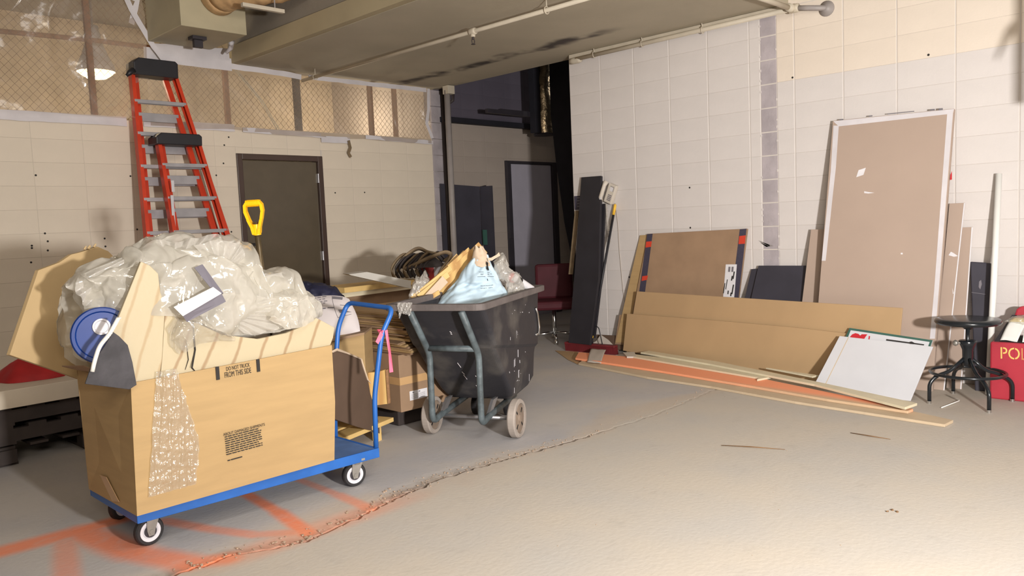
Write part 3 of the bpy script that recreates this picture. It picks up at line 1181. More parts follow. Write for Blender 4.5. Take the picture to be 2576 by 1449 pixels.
# lamp in the storage room, seen through the film
t = empty('bay_lamp', (2.92, 8.5, 2.98), 'glowing round lamp hanging in the storage room behind the plastic sheet', 'lamp')
mb = MB()
mb.lathe([(0.05, 0.45), (0.07, 0.30), (0.12, 0.16), (0.17, 0.05), (0.175, 0.0)], 28, Matrix.Translation((2.92, 8.5, 3.02)), close=False)
mb.build('lamp_shade', 'box_white', t, smooth=True, solid=0.004)
mb = MB()
mb.lathe([(0.165, 0.03), (0.15, -0.02), (0.09, -0.06), (0.0, -0.075)], 28, Matrix.Translation((2.92, 8.5, 3.02)), close=False)
mb.build('lens', 'lamp_glow', t, smooth=True)
mb = MB()
mb.tube([(2.92, 8.5, 3.45), (2.92, 8.5, 3.86)], 0.012, 8)
mb.build('hanging_rod', 'pipe_grey', t)

# ================================================================== CEILING SERVICES
t = empty('air_handler_box', (3.4, 7.2, 3.15), 'boxy cream painted air unit hanging under the ceiling above the ladders', 'air unit')
mb = MB()
mb.box((3.055, 6.80, 3.155), (3.66, 7.52, 3.80))
mb.build('casing', 'ahu_paint', t, bevel=0.006)
mb = MB()
mb.box((3.27, 7.06, 3.125), (3.40, 7.16, 3.154))
mb.box((3.30, 7.10, 3.06), (3.38, 7.14, 3.13))
mb.build('bracket', 'dark_steel', t)
mb = MB()
mb.lathe([(0.165, 0), (0.175, 0.02), (0.165, 0.05), (0.17, 0.07), (0.16, 0.10)], 28, Matrix.Translation((3.40, 6.80, 3.46)) @ Matrix.Rotation(PI / 2, 4, 'X'))
mb.build('collar', 'duct_wrap', t, smooth=True)
mb = MB()
path = [Vector((3.40, 6.72, 3.46)), Vector((3.42, 6.58, 3.46)), Vector((3.52, 6.42, 3.47)), Vector((3.68, 6.28, 3.49)), Vector((3.95, 6.0, 3.55)), Vector((4.2, 5.6, 3.6))]
path = fillet(path, 0.1, 5)
mb.tube(path, [0.155 + 0.007 * math.sin(i * 1.7) for i in range(len(path))], 24)
mb.build('flexible_duct', 'duct_wrap', t, smooth=True)
mb = MB()
tape_pts = [(3.70, 7.2, 3.16), (3.74, 7.25, 3.19), (3.76, 7.32, 3.15), (3.73, 7.36, 3.10)]
mb.tube(tape_pts, [0.02, 0.028, 0.024, 0.012], 6)
one(mb, 'tape_wad', 'tape_white', 'wad of white tape stuck beside the air unit under the ceiling', 'tape', smooth=True)
bar = MB()
bar.box((-0.19, -0.02, -0.016), (0.19, 0.02, 0.016), Matrix.Translation((3.49, 6.18, 3.235)) @ Matrix.Rotation(-0.02, 4, 'Z'))
one(bar, 'conduit_strip', 'pipe_paint', 'short pale metal strip under the round duct', 'strip', bevel=0.003)
mb = MB()
mb.tube([(3.6, 6.18, 3.25), (3.6, 6.18, 3.86)], 0.006, 6)
mb.build('hanger_rod', 'pipe_grey', bpy.data.objects['conduit_strip'])

t = empty('sprinkler_pipe', (4.72, 5.3, 2.95), 'long painted sprinkler pipe crossing the middle of the low ceiling', 'pipe')
mb = MB()
mb.tube([(4.70, 7.60, 2.972), (4.735, 3.0, 2.972)], 0.017, 12)
mb.build('pipe', 'pipe_paint', t, smooth=True)
for y in (4.10, 7.35):
    mb = MB()
    x = 4.702 + (7.6 - y) * 0.0076
    mb.tube([(x + 0.028 * math.cos(a), y, 2.972 + 0.028 * math.sin(a)) for a in [PI * 2 * k / 14 for k in range(15)]], 0.004, 5)
    mb.tube([(x, y, 2.998), (x, y, 3.06)], 0.005, 6)
    mb.build('pipe_hanger', 'pipe_paint', t, smooth=True)
mb = MB()
x, y = 4.722, 4.93
mb.lathe([(0.026, -0.035), (0.030, -0.02), (0.030, 0.02), (0.026, 0.035)], 14, Matrix.Translation((x, y, 2.972)) @ Matrix.Rotation(PI / 2, 4, 'X'))
mb.lathe([(0.020, -0.045), (0.022, -0.02)], 12, Matrix.Translation((x, y, 2.972)))
tee = mb.build('tee', 'pipe_paint', t, smooth=True)
mb = MB()
mb.tube([(x + 0.016 * math.cos(a), y, 2.892 + 0.022 * math.sin(a)) for a in [PI * 2 * k / 14 for k in range(15)]], 0.004, 5)
mb.lathe([(0.010, 2.927), (0.012, 2.912), (0.006, 2.905)], 10, Matrix.Translation((x, y, 0)))
mb.lathe([(0.019, 2.866), (0.019, 2.869)], 12, Matrix.Translation((x, y, 0)))
mb.build('sprinkler_head', 'pipe_dark', tee, smooth=True)

t = empty('overhead_pipe', (6.45, 4.0, 2.98), 'painted pipe running along the top of the right wall under the ceiling', 'pipe')
mb = MB()
mb.tube([(6.45, 5.22, 2.995), (6.45, 2.93, 3.005)], 0.021, 12)
mb.build('pipe', 'pipe_paint', t, smooth=True)
for y in (4.98, 4.40, 3.75):
    mb = MB()
    mb.tube([(6.45 + 0.027 * math.cos(a), y, 3.0 + 0.03 * math.sin(a)) for a in [PI * 2 * k / 14 for k in range(15)]], 0.0045, 5)
    mb.tube([(6.45, y, 3.02), (6.45, y + 0.01, 3.07)], 0.006, 6)
    mb.build('pipe_hanger', 'pipe_paint', t, smooth=True)
mb = MB()
mb.lathe([(0.0, -0.05), (0.03, -0.045), (0.033, 0.0), (0.033, 0.06), (0.026, 0.09)], 14, Matrix.Translation((6.46, 5.25, 2.985)) @ Matrix.Rotation(PI / 2, 4, 'X'))
mb.build('end_cap', 'pipe_paint', t, smooth=True)
mb = MB()
mb.lathe([(0.034, -0.04), (0.036, -0.03), (0.036, 0.03), (0.034, 0.04)], 14, Matrix.Translation((6.45, 2.90, 3.005)) @ Matrix.Rotation(PI / 2, 4, 'X'))
mb.tube([(6.45, 2.91, 3.005), (6.37, 2.91, 3.005)], 0.034, 14)
mb.build('tee', 'pipe_paint', t, smooth=True)
mb = MB()
mb.tube([(6.40, 2.915, 3.005), (5.6, 2.93, 3.0)], 0.021, 12)
mb.build('branch_pipe', 'pipe_paint', t, smooth=True)
mb = MB()
mb.tube([(6.45, 2.86, 3.0), (6.455, 2.78, 2.985), (6.50, 2.67, 2.968), (6.53, 2.655, 2.963)], 0.022, 12)
mb.build('stub_pipe', 'pipe_grey', t, smooth=True)
mb = MB()
mb.lathe([(0.062, 0), (0.062, 0.008), (0.034, 0.02), (0.03, 0.03)], 20, Matrix.Translation((6.519, 2.657, 2.963)) @ Matrix.Rotation(-PI / 2, 4, 'Y'))
mb.build('wall_flange', 'pipe_grey', t, smooth=True)
mb = MB()
mb.box((6.47, 2.96, 3.02), (6.519, 5.33, 3.058))
structure(mb.build('trim_3', 'pipe_paint', bevel=0.004))

# ================================================================== DARK PASSAGE
mb = MB()
mb.box((6.67, YB - 0.10, 2.655), (9.2, YB, 2.72))
one(mb, 'steel_angle', 'black_cloth', 'long black steel angle along the dark rear wall above the lilac door', 'beam')
mb = MB()
mb.box((7.02, 7.12, 2.735), (8.5, 7.17, 2.785))
mb.box((7.25, 7.12, 2.785), (8.5, 7.17, 2.80))
one(mb, 'track_bar', 'dark_steel', 'short dark bar hanging in front of the dark rear wall, higher than the steel angle', 'beam')
t = empty('foil_duct', (8.0, 7.0, 2.5), 'crinkled foil wrapped duct hanging beside a black post in the dark passage', 'duct')
mb = MB()
mb.grid(lambda a, b: (8.06 + (0.15 + 0.02 * nz(a * 6, b * 9, 1, 1)) * math.cos(a * 2 * PI), 7.1 + (0.15 + 0.02 * nz(a * 6, b * 9, 5, 1)) * math.sin(a * 2 * PI), 2.52 + b * 1.4), 25, 30)
mb.build('foil_jacket', 'foil', t, smooth=True)
mb = MB()
mb.lathe([(0.15, 2.50), (0.16, 2.51), (0.15, 2.525)], 20, Matrix.Translation((8.06, 7.1, 0)))
mb.build('end_ring', 'dark_steel', t)
mb = MB()
mb.box((7.80, 7.03, 2.52), (7.90, 7.13, 4.2))
one(mb, 'hanging_post', 'black_cloth', 'narrow black post hanging left of the foil duct', 'post', bevel=0.004)
mb = M
mb = MB()
mb.prism([(7.85, 6.30, 0.0), (7.85, 6.50, 0.0), (7.85, 6.54, 0.86), (7.85, 6.64, 1.32), (7.85, 6.74, 2.05), (7.85, 6.806, 2.74), (7.85, 6.79, 4.2), (7.85, 6.30, 4.2)], (0.04, 0, 0))
one(mb, 'black_flat', 'black_cloth', 'tall black tapering flat in the dark passage past the end of the right wall', 'flat')
t = empty('vertical_pipe', (6.62, 7.36, 0), 'scuffed grey standpipe from floor to ceiling at the corner of the back wall', 'pipe')
mb = MB()
mb.tube([(6.565, 7.36, 3.0), (6.555, 7.36, 0.0)], 0.037, 14)
mb.build('pipe', 'pipe_grey', t, smooth=True)
mb = MB()
mb.box((6.53, 7.30, 2.955), (6.64, 7.40, 3.055))
mb.build('collar_block', 'pipe_paint', t, bevel=0.003)
mb = MB()
mb.tube([(6.66, 7.36, 3.0), (6.70, 7.40, 2.98), (6.71, 7.42, 2.90), (6.66, 7.45, 2.86)], 0.02, 10)
mb.build('elbow', 'pipe_dark', t, smooth=True)
mb = MB()
mb.tube([(6.685, 7.58, 3.05), (6.675, 7.58, 0.0)], 0.024, 12)
one(mb, 'dark_pipe', 'pipe_dark', 'thin dark brown pipe behind the grey standpipe', 'pipe', smooth=True)
t = empty('folding_screen', (7.0, 7.5, 0), 'black folding panel standing behind the grey standpipe', 'panel')
sheet('screen_leaf', [(6.60, 7.60, 0), (7.20, 7.52, 0), (7.20, 7.52, 1.84), (6.60, 7.60, 1.88)], (0, 0.025, 0), 'black_panel', t)
sheet('screen_leaf', [(7.205, 7.52, 0), (7.24, 7.34, 0), (7.24, 7.34, 1.84), (7.205, 7.52, 1.84)], (0.02, 0.0, 0), 'black_panel', t)
sheet('screen_leaf', [(7.215, 7.50, 0), (7.36, 7.56, 0), (7.36, 7.56, 1.86), (7.215, 7.50, 1.84)], (0.0, 0.02, 0), 'black_board', t)
sheet('latch_plate', [(7.156, 7.440, 1.273), (7.301, 7.440, 1.268), (7.267, 7.440, 1.070), (7.158, 7.440, 1.076)], (0, 0.02, 0), 'sign_green', t)

# ================================================================== LADDERS
def ladder(name, label, y0, yt, h, cap, lr, rr_, steps, depth, grp):
    """folded step ladder leaning on the wall; lr/rr_: (x_top, x_bottom) of left and right rails"""
    t = empty(name, ((lr[1] + rr_[1]) / 2, y0, 0), label, 'ladder', grp)

    def P(x, z, dy=0.0):
        return Vector((x, y0 + (yt - y0) * z / h + dy, z))
    for (xt, xb), w, sgn in ((lr, 0.07, 1), (rr_, 0.07, -1)):
        # front rail: a channel, web outside and two flanges turned towards the back
        mb = MB()
        a, b = P(xb, 0.0), P(xt, h)
        for (x0, x1, d0, d1) in ((0, 0.006, 0, depth), (0.006, 0.032, 0, 0.006), (0.006, 0.032, depth - 0.006, depth)):
            q = [a + Vector((x0 * sgn, d0, 0)), a + Vector((x1 * sgn, d0, 0)), b + Vector((x1 * sgn, d0, 0)), b + Vector((x0 * sgn, d0, 0))]
            mb.prism(q, (0, d1 - d0, 0))
        mb.build('rail', 'ladder_orange', t)
        # rear rail folded close behind
        mb = MB()
        e = Vector((0.05 * sgn, depth + 0.03, 0))
        q = [a + e, a + e + Vector((0.05 * sgn, 0, 0)), b + e + Vector((0.05 * sgn, 0, 0)), b + e]
        mb.prism(q, (0, 0.03, 0))
        mb.build('rear_rail', 'ladder_orange', t)
    n = len(steps)
    for z in steps:
        k = z / h
        xl = lr[1] + (lr[0] - lr[1]) * k
        xr = rr_[1] + (rr_[0] - rr_[1]) * k
        mb = MB()
        yb = y0 + (yt - y0) * k
        mb.box((xl + 0.007, yb - 0.004, z - 0.028), (xr - 0.007, yb + 0.002, z + 0.006))
        mb.box((xl + 0.007, yb + 0.002, z), (xr - 0.007, yb + depth - 0.006, z + 0.006))
        mb.box((xl + 0.007, yb + depth - 0.012, z - 0.025), (xr - 0.007, yb + depth - 0.006, z))
        mb.build('step', 'alu_step', t, bevel=0.002)
        mb = MB()
        z2 = z - 0.13
        yb2 = y0 + (yt - y0) * z2 / h + depth + 0.03
        mb.box((xl + 0.055, yb2, z2 - 0.05), (xr - 0.055, yb2 + 0.012, z2 + 0.03))
        mb.build('rear_brace', 'alu_step', t, bevel=0.002)
    (cx0, cx1, cz0, cz1) = cap
    yc = yt
    mb = MB()
    mb.prism([(cx0, yc - 0.05, cz0), (cx1, yc - 0.05, cz0), (cx1 + 0.004, yc - 0.05, cz1 - 0.02), (cx1 - 0.02, yc - 0.05, cz1), (cx0 + 0.05, yc - 0.05, cz1), (cx0, yc - 0.05, cz1 - 0.04)], (0, depth + 0.12, 0))
    mb.build('top_cap', 'black_plastic', t, bevel=0.008)
    for x in (lr[1], rr_[1]):
        mb = MB()
        mb.box((x - 0.03, y0 - 0.02, 0), (x + 0.03, y0 + depth + 0.02, 0.04))
        mb.build('foot', 'black_plastic', t, bevel=0.005)
    return t


ld = ladder('step_ladder', 'tall orange fibreglass stepladder leaning on the back wall, up to the plastic sheet', 6.84, 7.50, 2.86,
            (2.885, 3.285, 2.83, 2.985), (2.875, 2.66), (3.30, 3.745), [0.3 * k + 0.2 for k in range(9)], 0.075, None)
mb = MB()
mb.tube([(2.87, 7.43, 2.86), (2.83, 7.42, 2.83), (2.80, 7.42, 2.80)], [0.028, 0.024, 0.012], 8)
mb.build('cap_hook', 'black_plastic', ld, smooth=True)
ld = ladder('step_ladder', 'shorter orange fibreglass stepladder leaning in front of the tall one', 6.66, 7.28, 2.22,
            (2.945, 3.365, 2.185, 2.29), (2.975, 2.915), (3.375, 3.60), [0.18 + 0.305 * k for k in range(7)], 0.075, None)
for z0, z1, x in ((1.40, 1.72, 2.985), (1.75, 1.85, 3.0)):
    mb = MB()
    mb.box((-0.013, -0.003, z0), (0.013, 0, z1), Matrix.Translation((x, 6.66 + 0.62 * 1.55 / 2.22 - 0.0, 0)) @ Matrix.Rotation(0.0, 4, 'X'))
    o = mb.build('sticker', 'box_white', ld)

# ================================================================== CART AND ITS LOAD
cart = empty('platform_cart', (1.75, 3.7, 0), 'blue steel platform cart on four casters carrying a tall cardboard box', 'cart')
mb = MB()
mb.prism([(1.215, 3.455, 0.152), (2.41, 3.40, 0.152), (2.41, 4.03, 0.152), (1.215, 4.03, 0.152)], (0, 0, 0.027))
mb.build('deck', 'cart_blue_dusty', cart, bevel=0.003)
mb = MB()
mb.prism([(1.20, 3.452, 0.130), (2.425, 3.395, 0.130), (2.425, 3.407, 0.130), (1.20, 3.464, 0.130)], (0, 0, 0.0505))
mb.box((1.20, 4.02, 0.130), (2.425, 4.035, 0.1805))
mb.box((1.20, 3.46, 0.130), (1.214, 4.02, 0.1805))
mb.box((2.412, 3.40, 0.130), (2.427, 4.035, 0.1805))
mb.build('edge_rail', 'cart_blue', cart, bevel=0.003)
mb = MB()
mb.tube(fillet([(2.425, 3.425, 0.13), (2.435, 3.425, 0.45), (2.495, 3.415, 0.775), (2.572, 3.40, 0.912), (2.578, 3.835, 0.925), (2.497, 3.825, 0.795), (2.435, 3.81, 0.45), (2.425, 3.81, 0.13)], 0.05, 6), 0.0135, 14)
mb.build('push_handle', 'cart_blue', cart, smooth=True)
for (x, y, yaw) in ((1.268, 3.523, 0.10), (2.29, 3.445, -0.18), (1.306, 3.97, 0.5), (2.30, 3.95, 0.3)):
    R = Matrix.Translation((x, y, 0)) @ Matrix.Rotation(yaw, 4, 'Z')
    mb = MB()
    mb.box((-0.05, -0.04, 0.138), (0.05, 0.04, 0.149), R)
    mb.lathe([(0.03, 0.118), (0.034, 0.128), (0.03, 0.138)], 16, R @ Matrix.Translation((0.012, 0, 0)))
    for s in (-1, 1):
        yy = 0.022 * s
        mb.prism([R @ Vector(p) for p in ((-0.012, yy, 0.046), (0.012, yy, 0.046), (0.018, yy, 0.07), (0.042, yy, 0.126), (-0.016, yy, 0.126), (-0.018, yy, 0.07))], (R.to_3x3() @ Vector((0, 0.004 * s, 0))))
    cs = mb.build('caster', 'caster_steel', cart)
    mb = MB()
    RW = R @ Matrix.Translation((0, 0, 0.064)) @ Matrix.Rotation(PI / 2, 4, 'X')
    mb.lathe([(0.046, -0.0165), (0.058, -0.0165), (0.0635, -0.010), (0.0635, 0.010), (0.058, 0.0165), (0.046, 0.0165), (0.046, -0.0165)], 30, RW, close=False)
    mb.build('tyre', 'tyre_black', cs, smooth=False)
    mb = MB()
    mb.lathe([(0.0, -0.0185), (0.018, -0.0185), (0.02, -0.013), (0.030, -0.013), (0.034, -0.0175), (0.046, -0.0175), (0.046, 0.0175), (0.034, 0.0175), (0.030, 0.013), (0.02, 0.013), (0.018, 0.0185), (0.0, 0.0185)], 30, RW, close=False)
    mb.build('wheel_rim', 'rim_white', cs)
    mb = MB()
    mb.lathe([(0.027, -0.0195), (0.027, 0.0195)], 20, RW)
    mb.build('wheel_hub', 'dark_steel', cs)
    mb = MB()
    mb.lathe([(0.011, -0.030), (0.011, 0.030)], 6, RW)
    mb.build('axle_bolt', 'caster_steel', cs)
rib = MB()
rib.tube([(2.482, 3.408, 0.79), (2.49, 3.44, 0.80), (2.505, 3.41, 0.80), (2.485, 3.395, 0.795), (2.482, 3.408, 0.79)], 0.006, 6)
rib.prism([(2.50, 3.39, 0.80), (2.515, 3.385, 0.805), (2.535, 3.39, 0.66), (2.53, 3.375, 0.575), (2.505, 3.375, 0.575), (2.517, 3.39, 0.68)], (0.002, 0.003, 0))
rib.prism([(2.48, 3.40, 0.80), (2.485, 3.385, 0.78), (2.45, 3.385, 0.735), (2.437, 3.39, 0.75)], (0.002, 0.003, 0))
one(rib, 'pink_ribbon', 'ribbon_pink', 'bright pink ribbon knotted on the cart handle', 'ribbon')

box = empty('cardboard_box', (1.66, 3.69, 0.182), 'big tan cardboard box on the blue cart, printed with damaged shipment notes', 'box')
sheet('front_panel', [(1.182, 3.40, 0.183), (2.150, 3.40, 0.183), (2.174, 3.398, 0.48), (2.176, 3.40, 0.768), (1.70, 3.395, 0.757), (1.20, 3.398, 0.747), (1.19, 3.40, 0.45)], (0, 0.006, 0), 'cardboard', box)
sheet('side_panel', [(1.182, 3.40, 0.183), (1.176, 3.965, 0.183), (1.172, 3.965, 0.75), (1.20, 3.40, 0.747)], (0.006, 0, 0), 'cardboard', box)
sheet('side_panel', [(2.150, 3.40, 0.183), (2.15, 3.97, 0.183), (2.15, 3.97, 0.74), (2.174, 3.40, 0.766)], (-0.006, 0, 0), 'cardboard', box)
sheet('back_panel', [(1.178, 3.968, 0.183), (2.15, 3.968, 0.183), (2.15, 3.968, 0.75), (1.17, 3.968, 0.75)], (0, 0.006, 0), 'cardboard', box)
sheet('bottom_panel', [(1.182, 3.40, 0.183), (2.15, 3.40, 0.183), (2.15, 3.97, 0.183), (1.178, 3.97, 0.183)], (0, 0, 0.006), 'cardboard', box)
sheet('torn_flap', [(1.17, 3.96, 0.75), (1.20, 3.62, 0.755), (1.12, 3.70, 0.80), (1.09, 3.90, 0.785)], (0, 0, 0.005), 'cardboard_brown', box)
tx = (1, 0, 0.012)
text_mesh('printed_text', 'DO NOT TRUCK', 'print_black', 0.026, frame((1.669, 3.3915, 0.739), (1, 0, 0.02), (0, 0, 1)), box, 0.58)
text_mesh('printed_text', 'FROM THIS SIDE', 'print_black', 0.036, frame((1.667, 3.3915, 0.712), (1, 0, 0.02), (0, 0, 1)), box, 0.50)
text_mesh('printed_text', 'ABOUT DAMAGED SHIPMENTS', 'print_black', 0.0185, frame((1.679, 3.3915, 0.4455), (1, 0, 0.02), (0, 0, 1)), box, 0.80)
mb = fine_print(MB(), frame((1.585, 3.3915, 0.315), (1, 0, 0.02), (0, 0, 1)), 0, 0.03, 0.178, 0.122, 9, 4, 0.42)
mb.box((0.0, 0.004, 0), (0.012, 0.009, 0.001), frame((1.588, 3.3915, 0.315), (1, 0, 0.02), (0, 0, 1)))
mb.box((0.016, 0.004, 0), (0.07, 0.009, 0.001), frame((1.588, 3.3915, 0.315), (1, 0, 0.02), (0, 0, 1)))
mb.build('fine_print', 'print_black', box)
for x, z0, z1 in ((1.571, 0.697, 0.757), (1.768, 0.701, 0.760)):
    mb = MB()
    mb.box((x - 0.008, 3.390, z0), (x + 0.008, 3.392, z1))
    mb.build('print_bar', 'print_black', box)
sheet('packing_tape', [(1.176, 3.794, 0.285), (1.176, 3.712, 0.291), (1.176, 3.578, 0.208), (1.176, 3.663, 0.190)], (-0.0012, 0, 0), 'clear_tape', box)

# load in the box
YT = 3.425
mb = MB()
mb.prism([(1.286, 3.412, 1.247), (1.322, 3.412, 1.227), (1.353, 3.412, 1.191), (1.356, 3.412, 1.111), (1.372, 3.412, 1.046), (1.353, 3.412, 0.915), (1.341, 3.412, 0.822), (1.310, 3.412, 0.689), (1.204, 3.412, 0.709), (1.160, 3.412, 0.904), (1.153, 3.412, 0.970)], (0, 0.02, 0))
one(mb, 'stone_slab', 'travertine_tall', 'tall tapering cream stone slab standing in the front left of the box', 'slab', bevel=0.003)
mb = MB()
mb.prism([(1.373, 3.416, 1.039), (1.420, 3.416, 1.010), (1.513, 3.416, 0.955), (1.619, 3.416, 0.893), (1.791, 3.416, 0.850), (1.937, 3.416, 0.859), (2.025, 3.416, 0.879), (2.060, 3.416, 0.942), (2.210, 3.416, 0.852), (2.197, 3.416, 0.801), (2.164, 3.416, 0.740), (2.058, 3.416, 0.720), (1.681, 3.416, 0.713), (1.318, 3.416, 0.687), (1.342, 3.416, 0.821), (1.355, 3.416, 0.914)], (0, 0.02, 0))
one(mb, 'stone_slab', 'travertine', 'wide broken cream stone slab with brown veins along the front of the box', 'slab', bevel=0.003)
for k, (pts, w) in enumerate((([(1.486, 3.410, 0.985), (1.484, 3.410, 0.897), (1.485, 3.410, 0.844), (1.465, 3.410, 0.767), (1.478, 3.410, 0.749)], 0.0035), ([(1.449, 3.410, 0.893), (1.452, 3.410, 0.805), (1.435, 3.410, 0.763)], 0.0018), ([(1.485, 3.410, 0.844), (1.457, 3.410, 0.769)], 0.0015))):
    mb = MB()
    mb.tube([(p[0], p[1] - 0.0005, p[2]) for p in pts], [w * 0.4] + [w] * (len(pts) - 2) + [w * 0.5], 6)
    mb.build('crack_line', 'print_black', bpy.data.objects['stone_slab.001'])

mb = MB()
mb.prism([(1.158, 3.360, 0.951), (1.188, 3.360, 0.911), (1.201, 3.360, 0.837), (1.210, 3.360, 0.742), (1.180, 3.360, 0.728), (1.082, 3.360, 0.759), (1.016, 3.360, 0.780), (1.048, 3.360, 0.856), (1.097, 3.360, 0.917), (1.136, 3.360, 0.972)], (0, 0.008, 0))
one(mb, 'rubber_mat_scrap', 'rubber_grey', 'scrap of grey black rubber hanging over the front left corner of the box', 'rubber scrap', bevel=0.002)

lidc = Vector((1.135, 3.485, 0.95))
ax_l = Vector((-0.30, -0.92, 0.15)).normalized()
RL = Matrix.Translation(lidc) @ ax_l.to_track_quat('Z', 'Y').to_matrix().to_4x4()
t = empty('bucket_lid', tuple(lidc - Vector((0, 0, 0.12))), 'round blue plastic lid with a white grommet at the left end of the box', 'lid')
mb = MB()
mb.lathe([(0.0, 0.0), (0.095, 0.0), (0.10, 0.008), (0.112, 0.008), (0.118, 0.0), (0.118, -0.03), (0.11, -0.03), (0.108, -0.006), (0.0, -0.006)], 40, RL, close=False)
mb.build('lid_disc', 'lid_blue', t, smooth=False)
mb = MB()
mb.lathe([(0.034, 0.001), (0.034, 0.009), (0.027, 0.010), (0.024, 0.004), (0.0, 0.003)], 28, RL @ Matrix.Translation((0.0, 0.035, 0)), close=False)
mb.build('grommet', 'rim_white', t)
mb = MB()
path = fillet([(1.150, 3.330, 1.028), (1.110, 3.330, 0.966), (1.070, 3.330, 0.927), (1.048, 3.330, 0.870), (1.036, 3.330, 0.829)], 0.03, 5)
mb.tube(path, 0.0085, 8)
for i in range(0, len(path) - 12):
    p = path[i]
    mb.lathe([(0.0095, -0.003), (0.011, 0), (0.0095, 0.003)], 8, Matrix.Translation(p))
one(mb, 'strap', 'cord_white', 'white ribbed strap hanging across the blue lid', 'strap', smooth=True)

mb = MB()
mb.prism([(0.916, 3.996, 0.856), (1.070, 4.040, 1.219), (1.167, 4.068, 1.248), (1.225, 4.084, 1.282), (1.274, 4.098, 1.291), (1.354, 4.121, 1.314), (1.408, 4.137, 1.288), (1.459, 4.151, 1.229), (1.470, 4.154, 0.622), (1.220, 4.083, 0.683)], (-0.01, 0.02, 0))
one(mb, 'cardboard_sheet', 'tan_sheet', 'large pale tan sheet sticking out of the left end of the box', 'sheet', bevel=0.002)
mb = MB()
for p, r in zip([(1.287, 4.100, 1.302), (1.305, 4.100, 1.304), (1.331, 4.100, 1.311)], (0.006, 0.008, 0.006)):
    mb.tube([Vector(p), Vector(p) + Vector((0.01, 0, 0.016))], [r, r * 0.6], 6)
mb.build('torn_edge', 'tan_sheet', bpy.data.objects['cardboard_sheet'])

# polythene heap
t = empty('plastic_wrap_heap', (1.65, 3.7, 0.75), 'big crumpled heap of milky polythene on top of the loaded box', 'plastic sheet')
tab = [(1.040, 1.165, 1.18, 3.60, 3.66, 3.72, 1.10), (1.10, 1.02, 1.215, 3.52, 3.68, 3.86, 0.85), (1.20, 1.00, 1.265, 3.47, 3.68, 3.90, 0.75), (1.30, 1.02, 1.325, 3.45, 3.66, 3.90, 0.75), (1.445, 0.99, 1.345, 3.425, 3.66, 3.90, 0.75),
       (1.52, 0.95, 1.355, 3.41, 3.66, 3.9, 0.75), (1.62, 0.885, 1.365, 3.405, 3.66, 3.9, 0.75), (1.76, 0.87, 1.36, 3.40, 3.66, 3.9, 0.75), (1.86, 0.865, 1.32, 3.40, 3.66, 3.86, 0.75), (1.885, 0.865, 1.18, 3.40, 3.66, 3.84, 0.75), (1.905, 0.865, 1.145, 3.40, 3.66, 3.84, 0.75),
       (2.00, 0.88, 1.14, 3.41, 3.64, 3.82, 0.75), (2.085, 0.93, 1.135, 3.42, 3.62, 3.80, 0.75), (2.105, 0.93, 1.07, 3.43, 3.60, 3.76, 0.75), (2.12, 0.93, 1.02, 3.44, 3.58, 3.72, 0.75), (2.19, 0.91, 0.945, 3.50, 3.56, 3.64, 0.78)]
mb = MB()
mb.grid(heap_fn(tab, amp=0.082, s=2.6, seed=2.0), 260, 130)
mb.build('film', 'poly_milky', t, smooth=True)
tabi = [(u, a + 0.01, b_ - 0.05, c + 0.05, d, e - 0.05, f) for (u, a, b_, c, d, e, f) in tab[1:-1]]
mb = MB()
mb.grid(heap_fn(tabi, amp=0.045, s=3.4, seed=31.0), 150, 80)
mb.build('inner_film', 'poly_milky', t, smooth=True)
tab2 = [(1.84, 0.94, 0.96, 3.38, 3.42, 3.46, 0.93), (1.90, 0.885, 1.05, 3.37, 3.45, 3.56, 0.88), (2.02, 0.885, 1.07, 3.38, 3.47, 3.6, 0.86), (2.10, 0.91, 1.045, 3.40, 3.49, 3.6, 0.86), (2.16, 0.91, 0.97, 3.44, 3.5, 3.58, 0.88)]
mb = MB()
mb.grid(heap_fn(tab2, amp=0.028, s=6.0, seed=9.0), 90, 60)
mb.build('film_bundle', 'poly_milky', t, smooth=True)
tab3 = [(1.385, 0.90, 0.93, 3.40, 3.41, 3.43, 0.90), (1.43, 0.84, 1.0, 3.39, 3.405, 3.43, 0.86), (1.50, 0.87, 1.0, 3.385, 3.40, 3.43, 0.87), (1.60, 0.87, 0.93, 3.39, 3.40, 3.43, 0.87), (1.66, 0.86, 0.88, 3.395, 3.41, 3.43, 0.86)]
mb = MB()
mb.grid(heap_fn(tab3, amp=0.012, s=9.0, seed=4.0), 80, 40)
mb.build('film_skirt', 'poly_clear', t, smooth=True)


def fan(name, apex, edge, n, amp, m, seed, curl=0.0, na=120, nr=26):
    """gathered film: pleats radiate from a pinch point out to an uneven edge"""
    ap = Vector(apex)
    E = [Vector(p) for p in edge]
    r_ = random.Random(seed)
    ph = [r_.uniform(-0.3, 0.3) for _ in range(n + 2)]
    cam_side = Vector((-0.5, -0.85, 0.1))

    def fn(a, r):
        k = a * (len(E) - 1)
        i = min(int(k), len(E) - 2)
        p = E[i].lerp(E[i + 1], k - i)
        s = a * n
        j = int(s)
        t = (s + 0.35 * ph[min(j, n)] * math.sin(PI * (s - j))) % 1.0
        tri = abs(t * 2 - 1) * 2 - 1
        w = 0.9 + 0.12 * nz(a * 9, seed, r, 1.0)
        q = ap + (p - ap) * (r ** 0.9) * w
        return q + cam_side * (amp * (r ** 0.6) * (tri * (0.6 + 0.8 * abs(ph[min(j, n)])) + 0.5 * nz(a * 7, r * 4, seed, 1.0))) + Vector((0, 0, curl * r * r))
    mb = MB()
    mb.grid(fn, na, nr)
    return mb.build(name, m, t, smooth=True)


